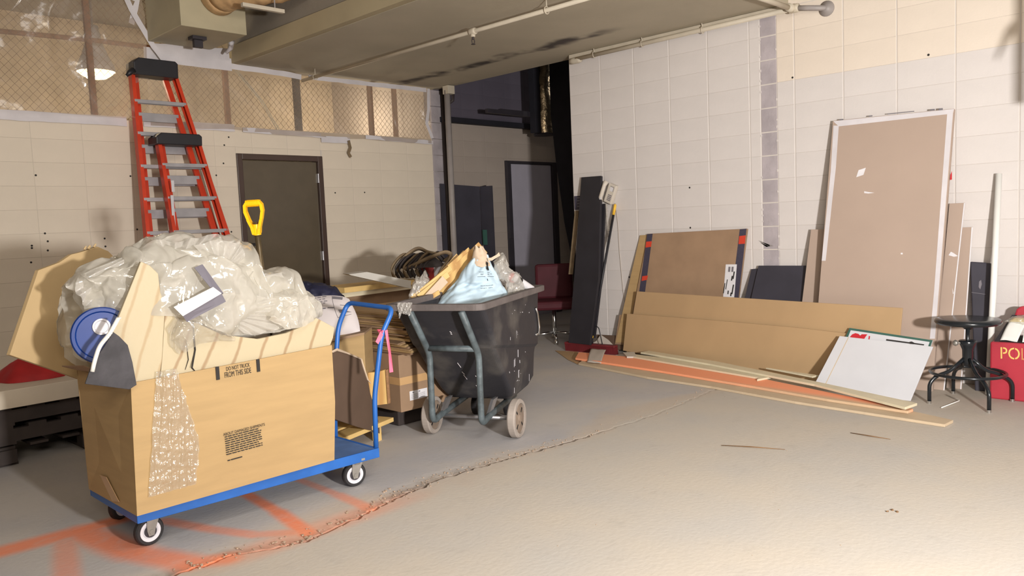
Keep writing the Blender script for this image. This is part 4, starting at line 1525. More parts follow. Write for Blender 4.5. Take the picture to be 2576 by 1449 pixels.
fan('film_wing', [(1.413, 3.550, 1.319)][0], [(1.267, 3.600, 1.261), (1.044, 3.600, 1.179)] + [(1.049, 3.560, 1.094), (1.084, 3.560, 1.021), (1.110, 3.560, 0.962), (1.185, 3.560, 1.012), (1.292, 3.560, 1.139)], 9, 0.018, 'poly_bright', 3)
fan('film_crest', [(1.443, 3.460, 1.181)][0], [(1.297, 3.550, 1.242), (1.397, 3.550, 1.341), (1.511, 3.550, 1.343), (1.642, 3.550, 1.363), (1.747, 3.550, 1.344), (1.815, 3.550, 1.323)] + [(1.803, 3.500, 1.228), (1.757, 3.500, 1.156)], 11, 0.022, 'poly_bright', 5)
fan('film_crest', [(1.634, 3.420, 1.167)][0], [(1.542, 3.500, 1.316), (1.665, 3.500, 1.343), (1.793, 3.500, 1.311), (1.808, 3.500, 1.247), (1.782, 3.500, 1.164), (1.835, 3.500, 1.122)] + [(1.788, 3.420, 1.052), (1.706, 3.420, 1.014)], 10, 0.022, 'poly_bright', 8)
fan('film_tongue', [(1.735, 3.460, 1.131)][0], [(1.839, 3.500, 1.173), (1.941, 3.500, 1.142), (2.011, 3.500, 1.153), (2.037, 3.500, 1.091), (2.002, 3.500, 1.035), (1.912, 3.500, 1.032), (1.809, 3.500, 1.038)], 8, 0.016, 'poly_bright', 11)
fan('film_tongue', [(1.618, 3.400, 0.988)][0], [(1.711, 3.420, 1.078), (1.869, 3.420, 1.050), (2.004, 3.420, 1.018), (2.059, 3.420, 0.948), (2.040, 3.420, 0.897), (1.897, 3.420, 0.864), (1.774, 3.420, 0.861), (1.659, 3.420, 0.900)], 10, 0.018, 'poly_bright', 14)
fan('film_skirt', [(1.399, 3.390, 0.996)][0], [(1.381, 3.395, 1.067), (1.509, 3.395, 1.027), (1.541, 3.395, 0.980), (1.460, 3.395, 0.849), (1.414, 3.395, 0.821), (1.371, 3.395, 0.862), (1.361, 3.395, 0.949)], 8, 0.010, 'poly_clear', 17)
mb = MB()


def strip_fn(a, b):
    z = 0.78 - 0.525 * b
    x0 = 1.303 - 0.075 * b + 0.004 * nz(b, 1, 0, 9)
    x1 = 1.386 + 0.075 * min(1, b * 1.6) - 0.028 * max(0, b - 0.7) / 0.3 + 0.006 * nz(b, 4, 0, 14)
    x = x0 + (x1 - x0) * a
    y = 3.386 - 0.007 * folds(Vector((x * 2.2, 0, z)), 77.0, 14.0) - 0.012 * math.sin(a * PI) * (1 - b)
    return (x, y, z)


mb.grid(strip_fn, 50, 130)
one(mb, 'plastic_strip', 'poly_clear', 'crinkled strip of clear plastic hanging down the front of the cart box', 'plastic sheet', smooth=True)

# bent metal channel lying on the heap
t = empty('metal_channel', (1.48, 3.33, 1.0), 'bent white and grey metal channel lying on the plastic heap', 'channel')
A, B = Vector((1.372, 3.325, 1.048)), Vector((1.545, 3.315, 1.118))
d = (B - A).normalized()
mb = MB()
mb.prism([A, B, B + Vector((0.035, 0.0, -0.030)), A + Vector((0.030, -0.012, -0.040))], (0.0, 0.003, 0.002))
mb.build('top_flange', 'channel_white', t)
mb = MB()
mb.prism([A + Vector((0.030, -0.012, -0.040)), B + Vector((0.035, 0.0, -0.030)), B + Vector((0.052, 0.0, -0.068)), A + Vector((0.05, 0.0, -0.068))], (0.0, 0.003, 0.001))
mb.build('web', 'channel_grey', t)
mb = MB()
C = B + Vector((0.045, 0.01, -0.03))
D = Vector((1.500, 3.36, 1.215))
mb.prism([C, C + Vector((-0.034, 0, 0.0)), D + Vector((-0.012, 0, -0.008)), D + Vector((0.022, 0, 0.004))], (0.0, 0.004, 0))
mb.prism([C, C + Vector((0.006, 0.03, -0.01)), D + Vector((0.028, 0.03, -0.004)), D + Vector((0.022, 0, 0.004))], (0.003, 0.0, 0))
mb.build('bent_end', 'channel_grey', t)

# shovel
t = empty('shovel', (2.0, 3.72, 0.3), 'shovel with a yellow D shaped grip standing in the cart box', 'shovel')
mb = MB()
hb, sb = Vector((1.972, 3.70, 1.343)), Vector((2.06, 3.78, 0.70))
mb.tube([hb + (hb - sb).normalized() * 0.06, sb], 0.0145, 14)
mb.build('shaft', 'shaft_steel', t, smooth=True)
up = (hb - sb).normalized()
rt = Vector((0.72, -0.62, 0.0))
rt = (rt - up * rt.dot(up)).normalized()
dp = rt.cross(up)
gp = lambda a, b: hb + rt * a + up * b
mb = MB()
for s in (-1, 1):
    prof = [(0.012, 0.0, 0.024), (0.017, 0.03, 0.024), (0.032, 0.075, 0.02), (0.042, 0.115, 0.018), (0.040, 0.148, 0.018), (0.030, 0.162, 0.018)]
    prof = [(a * s, b, w) for a, b, w in prof]
    for (a0, b0, w0), (a1, b1, w1) in zip(prof, prof[1:]):
        mb.prism([gp(a0 - 0.007, b0) - dp * w0, gp(a0 + 0.007, b0) - dp * w0, gp(a1 + 0.007, b1) - dp * w1, gp(a1 - 0.007, b1) - dp * w1], dp * (w0 + w1))
mb.tube([gp(-0.036, 0.155), gp(0.036, 0.155)], 0.0165, 14)
for k in range(9):
    c = -0.026 + 0.0065 * k
    mb.tube([gp(c - 0.0015, 0.155), gp(c + 0.0015, 0.155)], 0.018, 14)
mb.tube([gp(0, -0.005), gp(0, 0.05)], [0.021, 0.017], 14)
mb.build('grip', 'yellow_plastic', t, bevel=0.0)
sheet('blade', [(1.93, 3.80, 0.24), (2.20, 3.66, 0.24), (2.20, 3.66, 0.60), (2.09, 3.72, 0.68), (1.93, 3.80, 0.60)], (0.003, 0.006, 0), 'shaft_steel', t)

# ================================================================== LEFT: PALLETS AND TABLE TOP
R = Matrix.Translation((1.18, 5.92, 0)) @ Matrix.Rotation(0.03, 4, 'Z')
for i, (z0, lab) in enumerate(((0.0, 'dark wooden pallet on the floor at the bottom of the stack behind the cart box'), (0.125, 'dark wooden pallet, second of the stack behind the cart box'), (0.24, 'dark wooden pallet at the top of the stack under the pale table top'))):
    t = empty('wooden_pallet', (1.18, 5.92, z0), lab, 'pallet')
    for k in range(3):
        mb = MB()
        y = -0.40 + 0.40 * k
        if i == 0:
            for x0, x1 in ((-0.6, -0.42), (-0.1, 0.05), (0.42, 0.6)):
                mb = MB()
                mb.box((x0, y - 0.05, z0 + 0.018), (x1, y + 0.05, z0 + 0.10), R)
                mb.build('spacer_block', 'pallet_dark', t)
            continue
        else:
            mb.box((-0.6, y - 0.02, z0 + 0.018), (0.6, y + 0.02, z0 + 0.095), R)
        mb.build('stringer', 'pallet_dark', t)
    for k in range(7):
        mb = MB()
        x = -0.6 + 1.1 * k / 6
        mb.box((x, -0.42, z0 + 0.10 - (i > 0) * 0.005), (x + 0.10, 0.42, z0 + 0.115), R)
        mb.build('deck_plank', 'pallet_dark', t)
    for k in (-1, 0, 1):
        mb = MB()
        mb.box((k * 0.5 - 0.06, -0.42, z0), (k * 0.5 + 0.06, 0.42, z0 + 0.018), R)
        mb.build('bottom_plank', 'pallet_dark', t)
mb = MB()
mb.box((-0.70, -0.47, 0.356), (0.62, 0.46, 0.468), R)
one(mb, 'table_top', 'top_white', 'thick pale table top lying on the dark pallet stack at the left edge', 'table top', bevel=0.004)
mb = MB()


def cloth(a, b):
    ang = a * 2 * PI
    r = (0.26 + 0.05 * nz(math.cos(ang) * 2, math.sin(ang) * 2, 3, 1)) * b
    z = 0.469 + 0.135 * math.cos(b * PI / 2) ** 0.7 * (1 + 0.35 * nz(r * math.cos(ang) * 9, r * math.sin(ang) * 9, 1, 1))
    return (1.46 + r * 0.85 * math.cos(ang), 5.86 + r * 0.8 * math.sin(ang), z)


mb.grid(cloth, 40, 16)
one(mb, 'red_bag', 'red_cloth', 'crumpled red bag lying on the pale table top', 'bag', smooth=True)
mb = MB()
mb.grid(lambda a, b: (0.80 + 0.14 * b * math.cos(a * 2 * PI), 4.70 + 0.22 * b * math.sin(a * 2 * PI), 0.16 * (1 - b ** 1.5) * (1 + 0.7 * nz(b * 3 * math.cos(a * 2 * PI), b * 3 * math.sin(a * 2 * PI), 6, 1))), 36, 12)
one(mb, 'rag', 'rag_grey', 'crumpled grey rag on the floor at the left edge', 'rag', smooth=True)

# ================================================================== MIDDLE: CARDBOARD STACK
t = empty('low_pallet', (2.8, 4.5, 0), 'small yellow wooden pallet on legs under the cardboard stack', 'pallet')
RP = Matrix.Translation((2.93, 4.03, 0)) @ Matrix.Rotation(0.30, 4, 'Z')
for k in range(5):
    mb = MB()
    mb.box((-0.62, 0.0 + 0.16 * k, 0.098), (0.10, 0.12 + 0.16 * k, 0.125), RP)
    mb.build('deck_slat', 'yellow_wood', t, bevel=0.002)
for x in (-0.56, -0.02):
    for y in (0.03, 0.68):
        mb = MB()
        mb.box((x - 0.018, y, 0), (x + 0.022, y + 0.04, 0.098), RP)
        mb.build('leg', 'yellow_wood', t)
for x in (-0.56, -0.02):
    mb = MB()
    mb.box((x - 0.02, 0.08, 0.06), (x + 0.02, 0.68, 0.097), RP)
    mb.build('bearer', 'yellow_wood', t)
mb = MB()
mb.prism([(2.869, 4.089, 0.440), (2.908, 4.049, 0.442), (2.947, 4.009, 0.455), (2.949, 4.007, 0.236), (2.864, 4.094, 0.226)], (0.02, 0.02, 0))
o = one(mb, 'plywood_scrap', 'pine', 'small piece of pale plywood standing on the yellow pallet', 'plywood')
sheet('plywood_ply', [(2.938, 3.998, 0.455), (2.949, 3.987, 0.460), (2.951, 3.985, 0.243), (2.940, 3.996, 0.239)], (0.02, 0.02, 0), 'cardboard_edge', o)

RC = Matrix.Translation((3.11, 4.085, 0))
t = empty('cardboard_carton', (3.4, 4.5, 0.13), 'closed brown carton with a white label under the flattened cardboard stack', 'box')
mb = MB()
mb.box((0, 0, 0.135), (0.44, 0.60, 0.515), RC)
mb.build('carton_body', 'cardboard_brown', t, bevel=0.004)
mb = MB()
mb.box((0.075, -0.0015, 0.200), (0.225, -0.0005, 0.262), RC)
lb = mb.build('shipping_label', 'white_strip', t)
RL2 = RC @ Matrix.Translation((0.0, -0.0016, 0)) @ Matrix.Rotation(PI / 2, 4, 'X')
mb = MB()
bars(mb, RL2, [(0.098, 0.247, 0.112, 0.254), (0.150, 0.247, 0.164, 0.254), (0.083, 0.249, 0.086, 0.252)] + [(0.085, 0.208 + 0.006 * k, 0.205, 0.2092 + 0.006 * k) for k in range(6)])
mb.build('label_print', 'print_grey', lb)
mb = MB()
mb.box((0.0, -0.0012, 0.315), (0.44, -0.0004, 0.365), RC)
mb.box((-0.0012, 0.0, 0.315), (-0.0004, 0.60, 0.365), RC)
mb.build('packing_tape', 'clear_tape', t)
mb = MB()
RB = Matrix.Translation((3.30, 4.24, 0))
mb.box((-0.10, 0.0, 0.0), (0.30, 0.42, 0.132), RB)
one(mb, 'dark_bundle', 'pallet_dark', 'dark bundle under the labelled carton behind the bin wheel', 'bundle', bevel=0.01)

# flattened boxes, one object per sheet
rr = random.Random(11)
z = 0.517
for k in range(21):
    h = rr.choice((0.009, 0.012, 0.015, 0.018))
    x0 = 3.12 + rr.uniform(-0.018, 0.018) - (0.05 if k in (5, 6, 12) else 0)
    y0 = 3.985 + rr.uniform(-0.02, 0.02)
    sk = rr.uniform(-0.02, 0.02)
    n = 6
    mb = MB()
    mb.prism([(x0 + sk * i / n + rr.uniform(-0.003, 0.003), 4.78 - (4.78 - y0) * i / n, z) for i in range(n + 1)] + [(x0 + 0.30, y0 + 0.15, z), (x0 + 0.62, y0 + 0.31, z), (x0 + 0.62, 4.78, z)], (0, 0, h - 0.002))
    ORD = ('', 'second', 'third', 'fourth', 'fifth', 'sixth', 'seventh', 'eighth', 'ninth', 'tenth', 'eleventh', 'twelfth', 'thirteenth', 'fourteenth', 'fifteenth', 'sixteenth', 'seventeenth', 'eighteenth', 'nineteenth')
    lab = 'flattened brown cardboard box, %s from the top of its stack' % ORD[20 - k] if 2 <= k < 20 else {0: 'flattened brown box at the very bottom of the stack, on the labelled carton', 1: 'flattened brown box, second from the bottom of its stack', 20: 'flattened brown box on top of the stack behind the blue cart handle'}[k]
    one(mb, 'flattened_box', ('cardboard_brown', 'cardboard', 'cardboard_long')[k % 3], lab, 'cardboard', 'flattened boxes in the stack')
    z += h
STZ = z
t = empty('cardboard_carton', (2.74, 4.3, 0.126), 'light brown carton on the yellow pallet under the printed white sack', 'box')
mb = MB()
mb.prism([(2.665, 4.215, 0.676), (2.748, 4.130, 0.688), (2.826, 4.049, 0.701), (2.824, 4.051, 0.484), (2.834, 4.041, 0.259), (2.644, 4.236, 0.205)], (0.22, 0.22, 0))
mb.build('carton_body', 'cardboard', t, bevel=0.004)
sheet('lid_flap', [(2.649, 4.201, 0.672), (2.736, 4.112, 0.689), (2.817, 4.028, 0.708), (2.815, 4.030, 0.694), (2.735, 4.112, 0.674), (2.649, 4.202, 0.654)], (0.2, 0.2, 0), 'cardboard_brown', t)

# torn flap between cart and stack; the box's shade put into its colour
mb = MB()
mb.prism([(2.380, 3.730, 0.678), (2.420, 3.754, 0.682), (2.549, 3.834, 0.636), (2.716, 3.937, 0.566), (2.740, 3.951, 0.507), (2.791, 3.983, 0.414), (2.812, 3.996, 0.329), (2.942, 4.076, 0.029), (2.826, 4.004, 0.087), (2.628, 3.882, 0.176), (2.366, 3.721, 0.303)], (-0.004, 0.006, 0))
o = one(mb, 'torn_cardboard_flap', 'cardboard_dark', 'torn dark brown cardboard flap leaning behind the cart handle', 'cardboard', bevel=0.001)
mb = MB()
ed = [Vector(p) + Vector((0, -0.004, 0)) for p in [(2.393, 3.737, 0.676), (2.437, 3.764, 0.678), (2.549, 3.834, 0.636), (2.716, 3.937, 0.566), (2.740, 3.951, 0.507), (2.782, 3.977, 0.424), (2.820, 4.001, 0.392)]]
mb.tube(ed, [0.007, 0.008, 0.005, 0.005, 0.006, 0.005, 0.003], 5)
mb.build('torn_edge', 'bag_kraft', o)

# printed sack on the carton
t = empty('printed_sack', (2.85, 4.5, 0.69), 'white plastic sack printed with shoe pictures, behind the blue cart handle', 'sack')
SO, SX = Vector((2.60, 4.425, 0.0)), Vector((0.697, -0.717, 0.0))
SYD = Vector((0.717, 0.697, 0.0))


def sack(a, b):
    u = -0.06 + 0.445 * a
    zt = 0.918 + 0.012 * math.sin(a * PI) - 0.02 * a
    zb = 0.635 + 0.05 * a
    lean = 0.22
    z = zb + (zt - zb) * b
    if a > 0.72:                          # right side narrows towards the top
        u = u - 0.085 * (a - 0.72) / 0.28 * b ** 1.6
    y = -0.075 * math.sin(b * PI) ** 0.6 * math.sin(min(1, max(0, a)) * PI) ** 0.5 + lean * b * 0.6
    return SO + SX * u + SYD * (y + 0.004 * nz(u * 9, z * 9, 0, 1)) + Vector((0, 0, z + 0.01 * nz(u, z, 3, 6)))


mb = MB()
mb.grid(sack, 40, 30)
front = [tuple(p) for p in mb.v]
mb.grid(lambda a, b: Vector(sack(a, b)) + SYD * (0.16 * math.sin(b * PI) ** 0.5 * math.sin(a * PI) ** 0.5 + 0.002), 40, 30)
mb.build('sack_body', 'sack_white', t, smooth=True)


def on_sack(a, b, e=0.002):
    return Vector(sack(a, b)) - SYD * e


def sack_patch(mb, a0, b0, a1, b1, n=4, sk=0.0):
    P = [[on_sack(a0 + (a1 - a0) * i / n + sk * j, b0 + (b1 - b0) * j, 0.0025) for i in range(n + 1)] for j in (0, 1)]
    vs = P[0] + P[1]
    mb.add(vs, [(i, i + 1, n + 2 + i, n + 1 + i) for i in range(n)])


mb = MB()
sack_patch(mb, 0.72, 0.62, 0.86, 0.70, 4, -0.03)
sack_patch(mb, 0.80, 0.62, 0.95, 0.67, 4, -0.10)
sack_patch(mb, 0.58, 0.93, 0.74, 0.985, 4, 0.0)
sack_patch(mb, 0.71, 0.80, 0.85, 0.815, 3)
mb.build('printed_shoe', 'print_grey', t)
mb = MB()
for (a0, b0, a1, b1) in ((0.57, 0.99, 0.70, 0.50), (0.70, 0.50, 0.93, 0.56)):
    mb.tube([on_sack(a0 + (a1 - a0) * k / 8, b0 + (b1 - b0) * k / 8) for k in range(9)], 0.0013, 4)
rr = random.Random(5)
for row, b0 in enumerate((0.93, 0.88, 0.83, 0.79, 0.75, 0.68)):
    a = 0.08
    while a < (0.50 if row < 4 else (0.30 if row == 4 else 0.62)):
        w = rr.uniform(0.02, 0.06) if row < 5 else 0.09
        sack_patch(mb, a, b0 + a * 0.10, a + w, b0 + a * 0.10 + (0.016 if row < 5 else 0.022), 2)
        a += w + (0.02 if row < 5 else 0.025)
mb.build('printed_lines', 'print_grey', t)
mb = MB()
for k in range(9):
    sack_patch(mb, 0.46 + 0.017 * k, 0.24 + 0.004 * k, 0.471 + 0.017 * k, 0.36, 1, -0.06)
mb.build('printed_bar_code', 'print_grey', t)

mb = MB()
mb.grid(heap_fn([(-0.12, 0.84, 0.93, -0.05, 0.06, 0.22, 0.84), (0.0, 0.83, 1.0, -0.09, 0.06, 0.25, 0.83), (0.10, 0.84, 0.985, -0.09, 0.06, 0.25, 0.83), (0.22, 0.85, 0.965, -0.09, 0.05, 0.25, 0.83), (0.32, 0.85, 0.93, -0.06, 0.05, 0.2, 0.83), (0.36, 0.85, 0.87, -0.02, 0.04, 0.1, 0.84)], (0.697, -0.717, 0), (2.93, 5.08, 0), 0.02, 9, 1.0), 50, 36)
one(mb, 'navy_tarp', 'tarp_navy', 'crumpled navy blue tarp behind the printed white sack', 'tarp', smooth=True)
mb = MB()
RT = Matrix.Translation((2.78, 5.05, 0)) @ Matrix.Rotation(0.34, 4, 'Z')
mb.box((-0.4, 0, 0), (0.25, 0.8, 0.84), RT)
t = one(mb, 'crate', 'cardboard_brown', 'brown crate under the navy tarp', 'crate', bevel=0.005)

# planks and boards on the pile
mb = MB()
P0 = [(3.594, 5.417, 0.773), (3.567, 5.446, 0.868), (3.831, 5.174, 0.904), (3.931, 5.071, 0.865), (3.929, 5.073, 0.814)]
RPL = Matrix.Translation((3.60, 5.42, 0.80)) @ Matrix.Rotation(0.12, 4, 'Z')
for k, (a, b, z0, z1, lab) in enumerate(((0.0, 0.85, 0.0, 0.04, 'thick pale plank under another plank on the cardboard pile'), (-0.02, 0.85, 0.042, 0.082, 'thick pale plank on top of another plank on the cardboard pile'))):
    mb = MB()
    mb.box((a, -0.05 * k, z0 - 0.004), (b, 0.30, z1), RPL)
    one(mb, 'plank', ('board_cream', 'yellow_wood')[k], lab, 'plank', bevel=0.003)
mb = MB()
mb.box((-0.5, 0.05, 0.0), (1.1, 0.85, 0.795), Matrix.Translation((3.72, 5.5, 0)) @ Matrix.Rotation(0.1, 4, 'Z'))
one(mb, 'plywood_crate', 'cardboard_brown', 'big brown plywood crate under the planks near the back wall', 'crate', bevel=0.005)
mb = MB()
mb.prism([(3.637, 5.374, 0.986), (3.741, 5.267, 0.999), (3.986, 5.014, 0.913), (3.984, 5.017, 0.849), (3.652, 5.358, 0.976)], (0.10, 0.24, -0.003))
o = one(mb, 'white_shelf_board', 'white_laminate', 'white laminated shelf board tilted on top of the pile', 'board', bevel=0.001)

# red and white carton and the tangle of hoses on it
t = empty('red_white_carton', (4.7, 5.6, 0.8), 'red and white printed carton under the tangled hoses', 'box')
RR = Matrix.Translation((4.46, 5.50, 0)) @ Matrix.Rotation(-0.60, 4, 'Z')
mb = MB()
mb.box((0, 0, 0.74), (0.42, 0.30, 1.005), RR)
mb.build('carton_body', 'box_white', t, bevel=0.003)
mb = MB()
mb.box((0.03, -0.002, 0.86), (0.14, -0.0005, 0.985), RR)
mb.box((0.24, -0.002, 0.86), (0.40, -0.0005, 0.985), RR)
mb.build('red_print', 'box_red', t)
mb = MB()
mb.box((0, 0, 0), (0.5, 0.4, 0.738), RR)
one(mb, 'dark_crate', 'pallet_dark', 'dark crate under the red and white carton', 'crate', bevel=0.005)
t = empty('hose_tangle', (4.4, 5.4, 0.88), 'tangle of flat tan and dark hoses lying on the red and white carton', 'hose')
HO, HX, HY = Vector((4.39, 5.40, 0)), Vector((0.697, -0.717, 0)), Vector((0.717, 0.697, 0))


def ribbon(pts, w, m, nm):
    """flat fire-hose like band through (u, depth, z) points, smoothed"""
    P = [HO + HX * a + HY * b + Vector((0, 0, c)) for a, b, c in pts]
    Q = []
    for i in range(len(P) - 1):
        p0, p1, p2, p3 = P[max(i - 1, 0)], P[i], P[i + 1], P[min(i + 2, len(P) - 1)]
        for k in range(8):
            s = k / 8
            Q.append(0.5 * ((2 * p1) + (p2 - p0) * s + (2 * p0 - 5 * p1 + 4 * p2 - p3) * s * s + (3 * p1 - p0 - 3 * p2 + p3) * s ** 3))
    Q.append(P[-1])
    mb = MB()
    vs = []
    for i, q in enumerate(Q):
        tg = (Q[min(i + 1, len(Q) - 1)] - Q[max(i - 1, 0)]).normalized()
        side = (Vector((0, 0, 1)) * 0.8 - HY * 0.6)
        side = (side - tg * side.dot(tg)).normalized() * w / 2
        vs += [q - side, q + side]
    mb.add(vs, [(2 * i, 2 * i + 2, 2 * i + 3, 2 * i + 1) for i in range(len(Q) - 1)])
    return mb.build(nm, m, t, smooth=True, solid=0.010)


rr = random.Random(21)
ribbon([(-0.20, 0, 0.93), (-0.17, -0.03, 1.03), (-0.09, 0, 1.11), (0.0, 0.02, 1.155), (0.08, 0.02, 1.12), (0.16, 0, 1.10)], 0.035, 'hose_tan', 'hose_loop')
ribbon([(-0.12, -0.06, 0.98), (0.0, -0.08, 1.03), (0.12, -0.08, 1.08), (0.24, -0.04, 1.115), (0.285, 0.02, 1.08), (0.22, 0.06, 1.03)], 0.036, 'hose_tan', 'hose_loop')
ribbon([(0.16, -0.06, 0.90), (0.20, -0.07, 0.97), (0.26, -0.05, 1.04), (0.28, 0, 1.08)], 0.020, 'hose_tan', 'hose_loop')
for k in range(9):
    a0 = -0.21 + 0.035 * k
    ribbon([(a0, -0.05 + 0.01 * k, 0.90 + 0.01 * rr.random()), (a0 - 0.02, -0.07, 0.99), (a0 + 0.04, -0.03, 1.06 + 0.03 * rr.random()), (a0 + 0.10, 0.04, 1.09 + 0.02 * rr.random()), (a0 + 0.17, 0.08, 1.03)], 0.03, 'hose_dark' if k % 3 else 'hose_tan', 'hose_loop')
mb = MB()
mb.grid(lambda a, b: HO + HX * (0.02 + 0.22 * b * math.cos(a * 2 * PI)) + HY * (0.05 + 0.14 * b * math.sin(a * 2 * PI)) + Vector((0, 0, 0.99 + 0.12 * math.cos(b * PI / 2) + 0.015 * nz(a * 9, b * 5, 0, 1))), 30, 12)
mb.build('hose_core', 'hose_dark', t, smooth=True)

# ================================================================== TILT BIN
BA = Vector((0.905, 0.424, 0)).normalized()      # long axis, away from the camera
BU = Vector((BA.y, -BA.x, 0))                    # to its right
BO = Vector((3.326, 3.64, 0)) - BU * 0.065


def bp(s, u, z):
    return BO + BA * s + BU * u + Vector((0, 0, z))


tb = empty('tilt_bin', tuple(BO), 'scuffed black tilting rubbish bin on wheels with a blue grey tube frame', 'rubbish bin')
sec = []                                          # horizontal outlines from the bottom up: (s0, s1, half width, z)
prof = [(0.31, 0.50, 0.215, 0.175), (0.27, 0.66, 0.240, 0.205), (0.22, 0.745, 0.255, 0.255), (0.06, 0.755, 0.264, 0.42), (-0.095, 0.765, 0.270, 0.585), (-0.105, 0.785, 0.286, 0.605), (-0.19, 0.795, 0.291, 0.72), (-0.32, 0.81, 0.296, 0.862)]


def ring(s0, s1, w, z, c=0.035, n=5, dz=0.0):
    pts = []
    for (cs, cu, a0) in ((s1 - c, w - c, 0), (s0 + c, w - c, 90), (s0 + c, -w + c, 180), (s1 - c, -w + c, 270)):
        for k in range(n + 1):
            a = math.radians(a0 + 90 * k / n)
            s = cs + c * math.cos(a)
            zz = z + dz * (s - s0) / (s1 - s0)
            pts.append(bp(s, cu + c * math.sin(a), zz))
    return pts


mb = MB()
rings = [ring(a, b, w, z, dz=(-0.13 if 0.5 < z < 0.61 else 0)) for a, b, w, z in prof]
inner = [ring(a + 0.012, b - 0.012, w - 0.012, z) for a, b, w, z in prof[::-1]]
allr = rings + inner
n = len(rings[0])
for r in allr:
    mb.v += r
for i in range(len(allr) - 1):
    for k in range(n):
        mb.f.append([i * n + k, i * n + (k + 1) % n, (i + 1) * n + (k + 1) % n, (i + 1) * n + k])
        mb.m.append(0)
mb.f.append([k for k in range(n)][::-1])
mb.m.append(0)
mb.f.append([(len(allr) - 1) * n + k for k in range(n)])
mb.m.append(0)
mb.build('bin_body', 'bin_black', tb, smooth=False, bevel=0.006)
mb = MB()
ro = [ring(-0.385, 0.90, 0.322, z, 0.06) for z in (0.848, 0.878, 0.888)]
ri = [ring(-0.345, 0.79, 0.283, z, 0.05) for z in (0.888, 0.848)]
allr = ro + ri
for r in allr:
    mb.v += r
for i in range(len(allr)):
    for k in range(n):
        j = (i + 1) % len(allr)
        mb.f.append([i * n + k, i * n + (k + 1) % n, j * n + (k + 1) % n, j * n + k])
        mb.m.append(0)
mb.build('bin_rim', 'bin_rim', tb, bevel=0.006)
fr = []
for u, nm in ((-0.15, 'frame_post'), (0.18, 'frame_post')):
    mb = MB()
    mb.tube(fillet([bp(-0.365, u, 0.845), bp(-0.165, u, 0.60), bp(-0.125, u, 0.54), bp(-0.13, u, 0.115), bp(0.02, u, 0.135), bp(0.50, u, 0.16)], 0.06, 5), 0.0205, 12)
    mb.build(nm, 'frame_teal', tb, smooth=True)
mb = MB()
mb.tube([bp(-0.155, -0.15, 0.59), bp(-0.155, 0.18, 0.59)], 0.0195, 12)
mb.build('cross_bar', 'frame_teal', tb, smooth=True)
mb = MB()
mb.tube([bp(0.03, -0.225, 0.12), bp(0.03, 0.355, 0.12)], 0.012, 10)
mb.build('axle', 'galvanised', tb, smooth=True)
mb = MB()
mb.prism([bp(0.0, 0.16, 0.135), bp(0.06, 0.16, 0.135), bp(0.18, 0.16, 0.22), bp(0.10, 0.16, 0.22)], BU * 0.02)
mb.prism([bp(0.0, -0.16, 0.135), bp(0.06, -0.16, 0.135), bp(0.18, -0.16, 0.22), bp(0.10, -0.16, 0.22)], BU * 0.02)
mb.build('axle_bracket', 'galvanised', tb)
for u in (-0.225, 0.355):
    RWH = Matrix.Translation(bp(0.03, u, 0.122)) @ BU.to_track_quat('Z', 'Y').to_matrix().to_4x4()
    mb = MB()
    mb.lathe([(0.095, -0.026), (0.116, -0.026), (0.122, -0.018), (0.122, 0.018), (0.116, 0.026), (0.095, 0.026), (0.095, -0.026)], 36, RWH, close=False)
    wh = mb.build('tyre', 'wheel_rubber', tb)
    mb = MB()
    mb.lathe([(0.0, -0.024), (0.022, -0.026), (0.024, -0.020), (0.095, -0.016), (0.095, 0.016), (0.024, 0.020), (0.022, 0.026), (0.0, 0.024)], 30, RWH, close=False)
    mb.build('wheel_hub', 'wheel_hub', wh)
    mb = MB()
    for k in range(4):
        a = PI / 4 + k * PI / 2
        for s in (-1, 1):
            mb.box((0.045, -0.006, 0.0165 * s - 0.003), (0.078, 0.006, 0.0165 * s + 0.003), RWH @ Matrix.Rotation(a, 4, 'Z'))
    mb.build('hub_slot', 'shadow_gap', wh)
for s, u in ((0.56, -0.12), (0.56, 0.12)):
    mb = MB()
    RWH = Matrix.Translation(bp(s, u, 0.075)) @ BU.to_track_quat('Z', 'Y').to_matrix().to_4x4()
    mb.lathe([(0.05, -0.02), (0.075, -0.02), (0.075, 0.02), (0.05, 0.02)], 24, RWH)
    mb.box((-0.03, -0.05, 0.075), (0.03, 0.05, 0.085), Matrix.Translation(bp(s, u, 0.08)))
    mb.build('rear_caster', 'tyre_black', tb)
mb = MB()
mb.tube([bp(0.695, 0.30, 0.74), bp(0.73, 0.30, 0.70), bp(0.76, 0.30, 0.60), bp(0.74, 0.30, 0.545)], 0.008, 8)
mb.tube([bp(0.70, 0.29, 0.55), bp(0.76, 0.29, 0.55)], 0.009, 8)
mb.build('latch_rod', 'chrome', tb, smooth=True)
mb = MB()
for (s, u, z, l) in ((-0.10, -0.02, 0.47, 0.035), (-0.06, -0.02, 0.40, 0.02), (-0.05, -0.02, 0.375, 0.035), (0.0, 0.03, 0.29, 0.04), (0.0, 0.06, 0.37, 0.015), (-0.235, 0.02, 0.70, 0.01), (-0.23, 0.02, 0.685, 0.006)):
    s0 = interp([(p[3], p[0]) for p in prof], z)[0]
    a = bp(s0 - 0.006, u, z)
    b = bp(interp([(p[3], p[0]) for p in prof], z - l)[0] - 0.006, u + 0.008, z - l)
    mb.tube([a, b], 0.0022, 5)
rr = random.Random(8)
for k in range(26):
    s, z = rr.uniform(0.15, 0.62), rr.uniform(0.25, 0.80)
    w = interp([(p[3], p[2]) for p in prof], z)[0] + 0.0015
    l = rr.choice((0.004, 0.006, 0.02, 0.05))
    mb.tube([bp(s, w, z), bp(s + 0.004 * rr.random(), w - 0.05 * l, max(0.22, z - l))], rr.choice((0.0012, 0.002)), 4)
tag(mb.build('paint_splash', 'tape_white', tb), kind='stuff')
mb = MB()
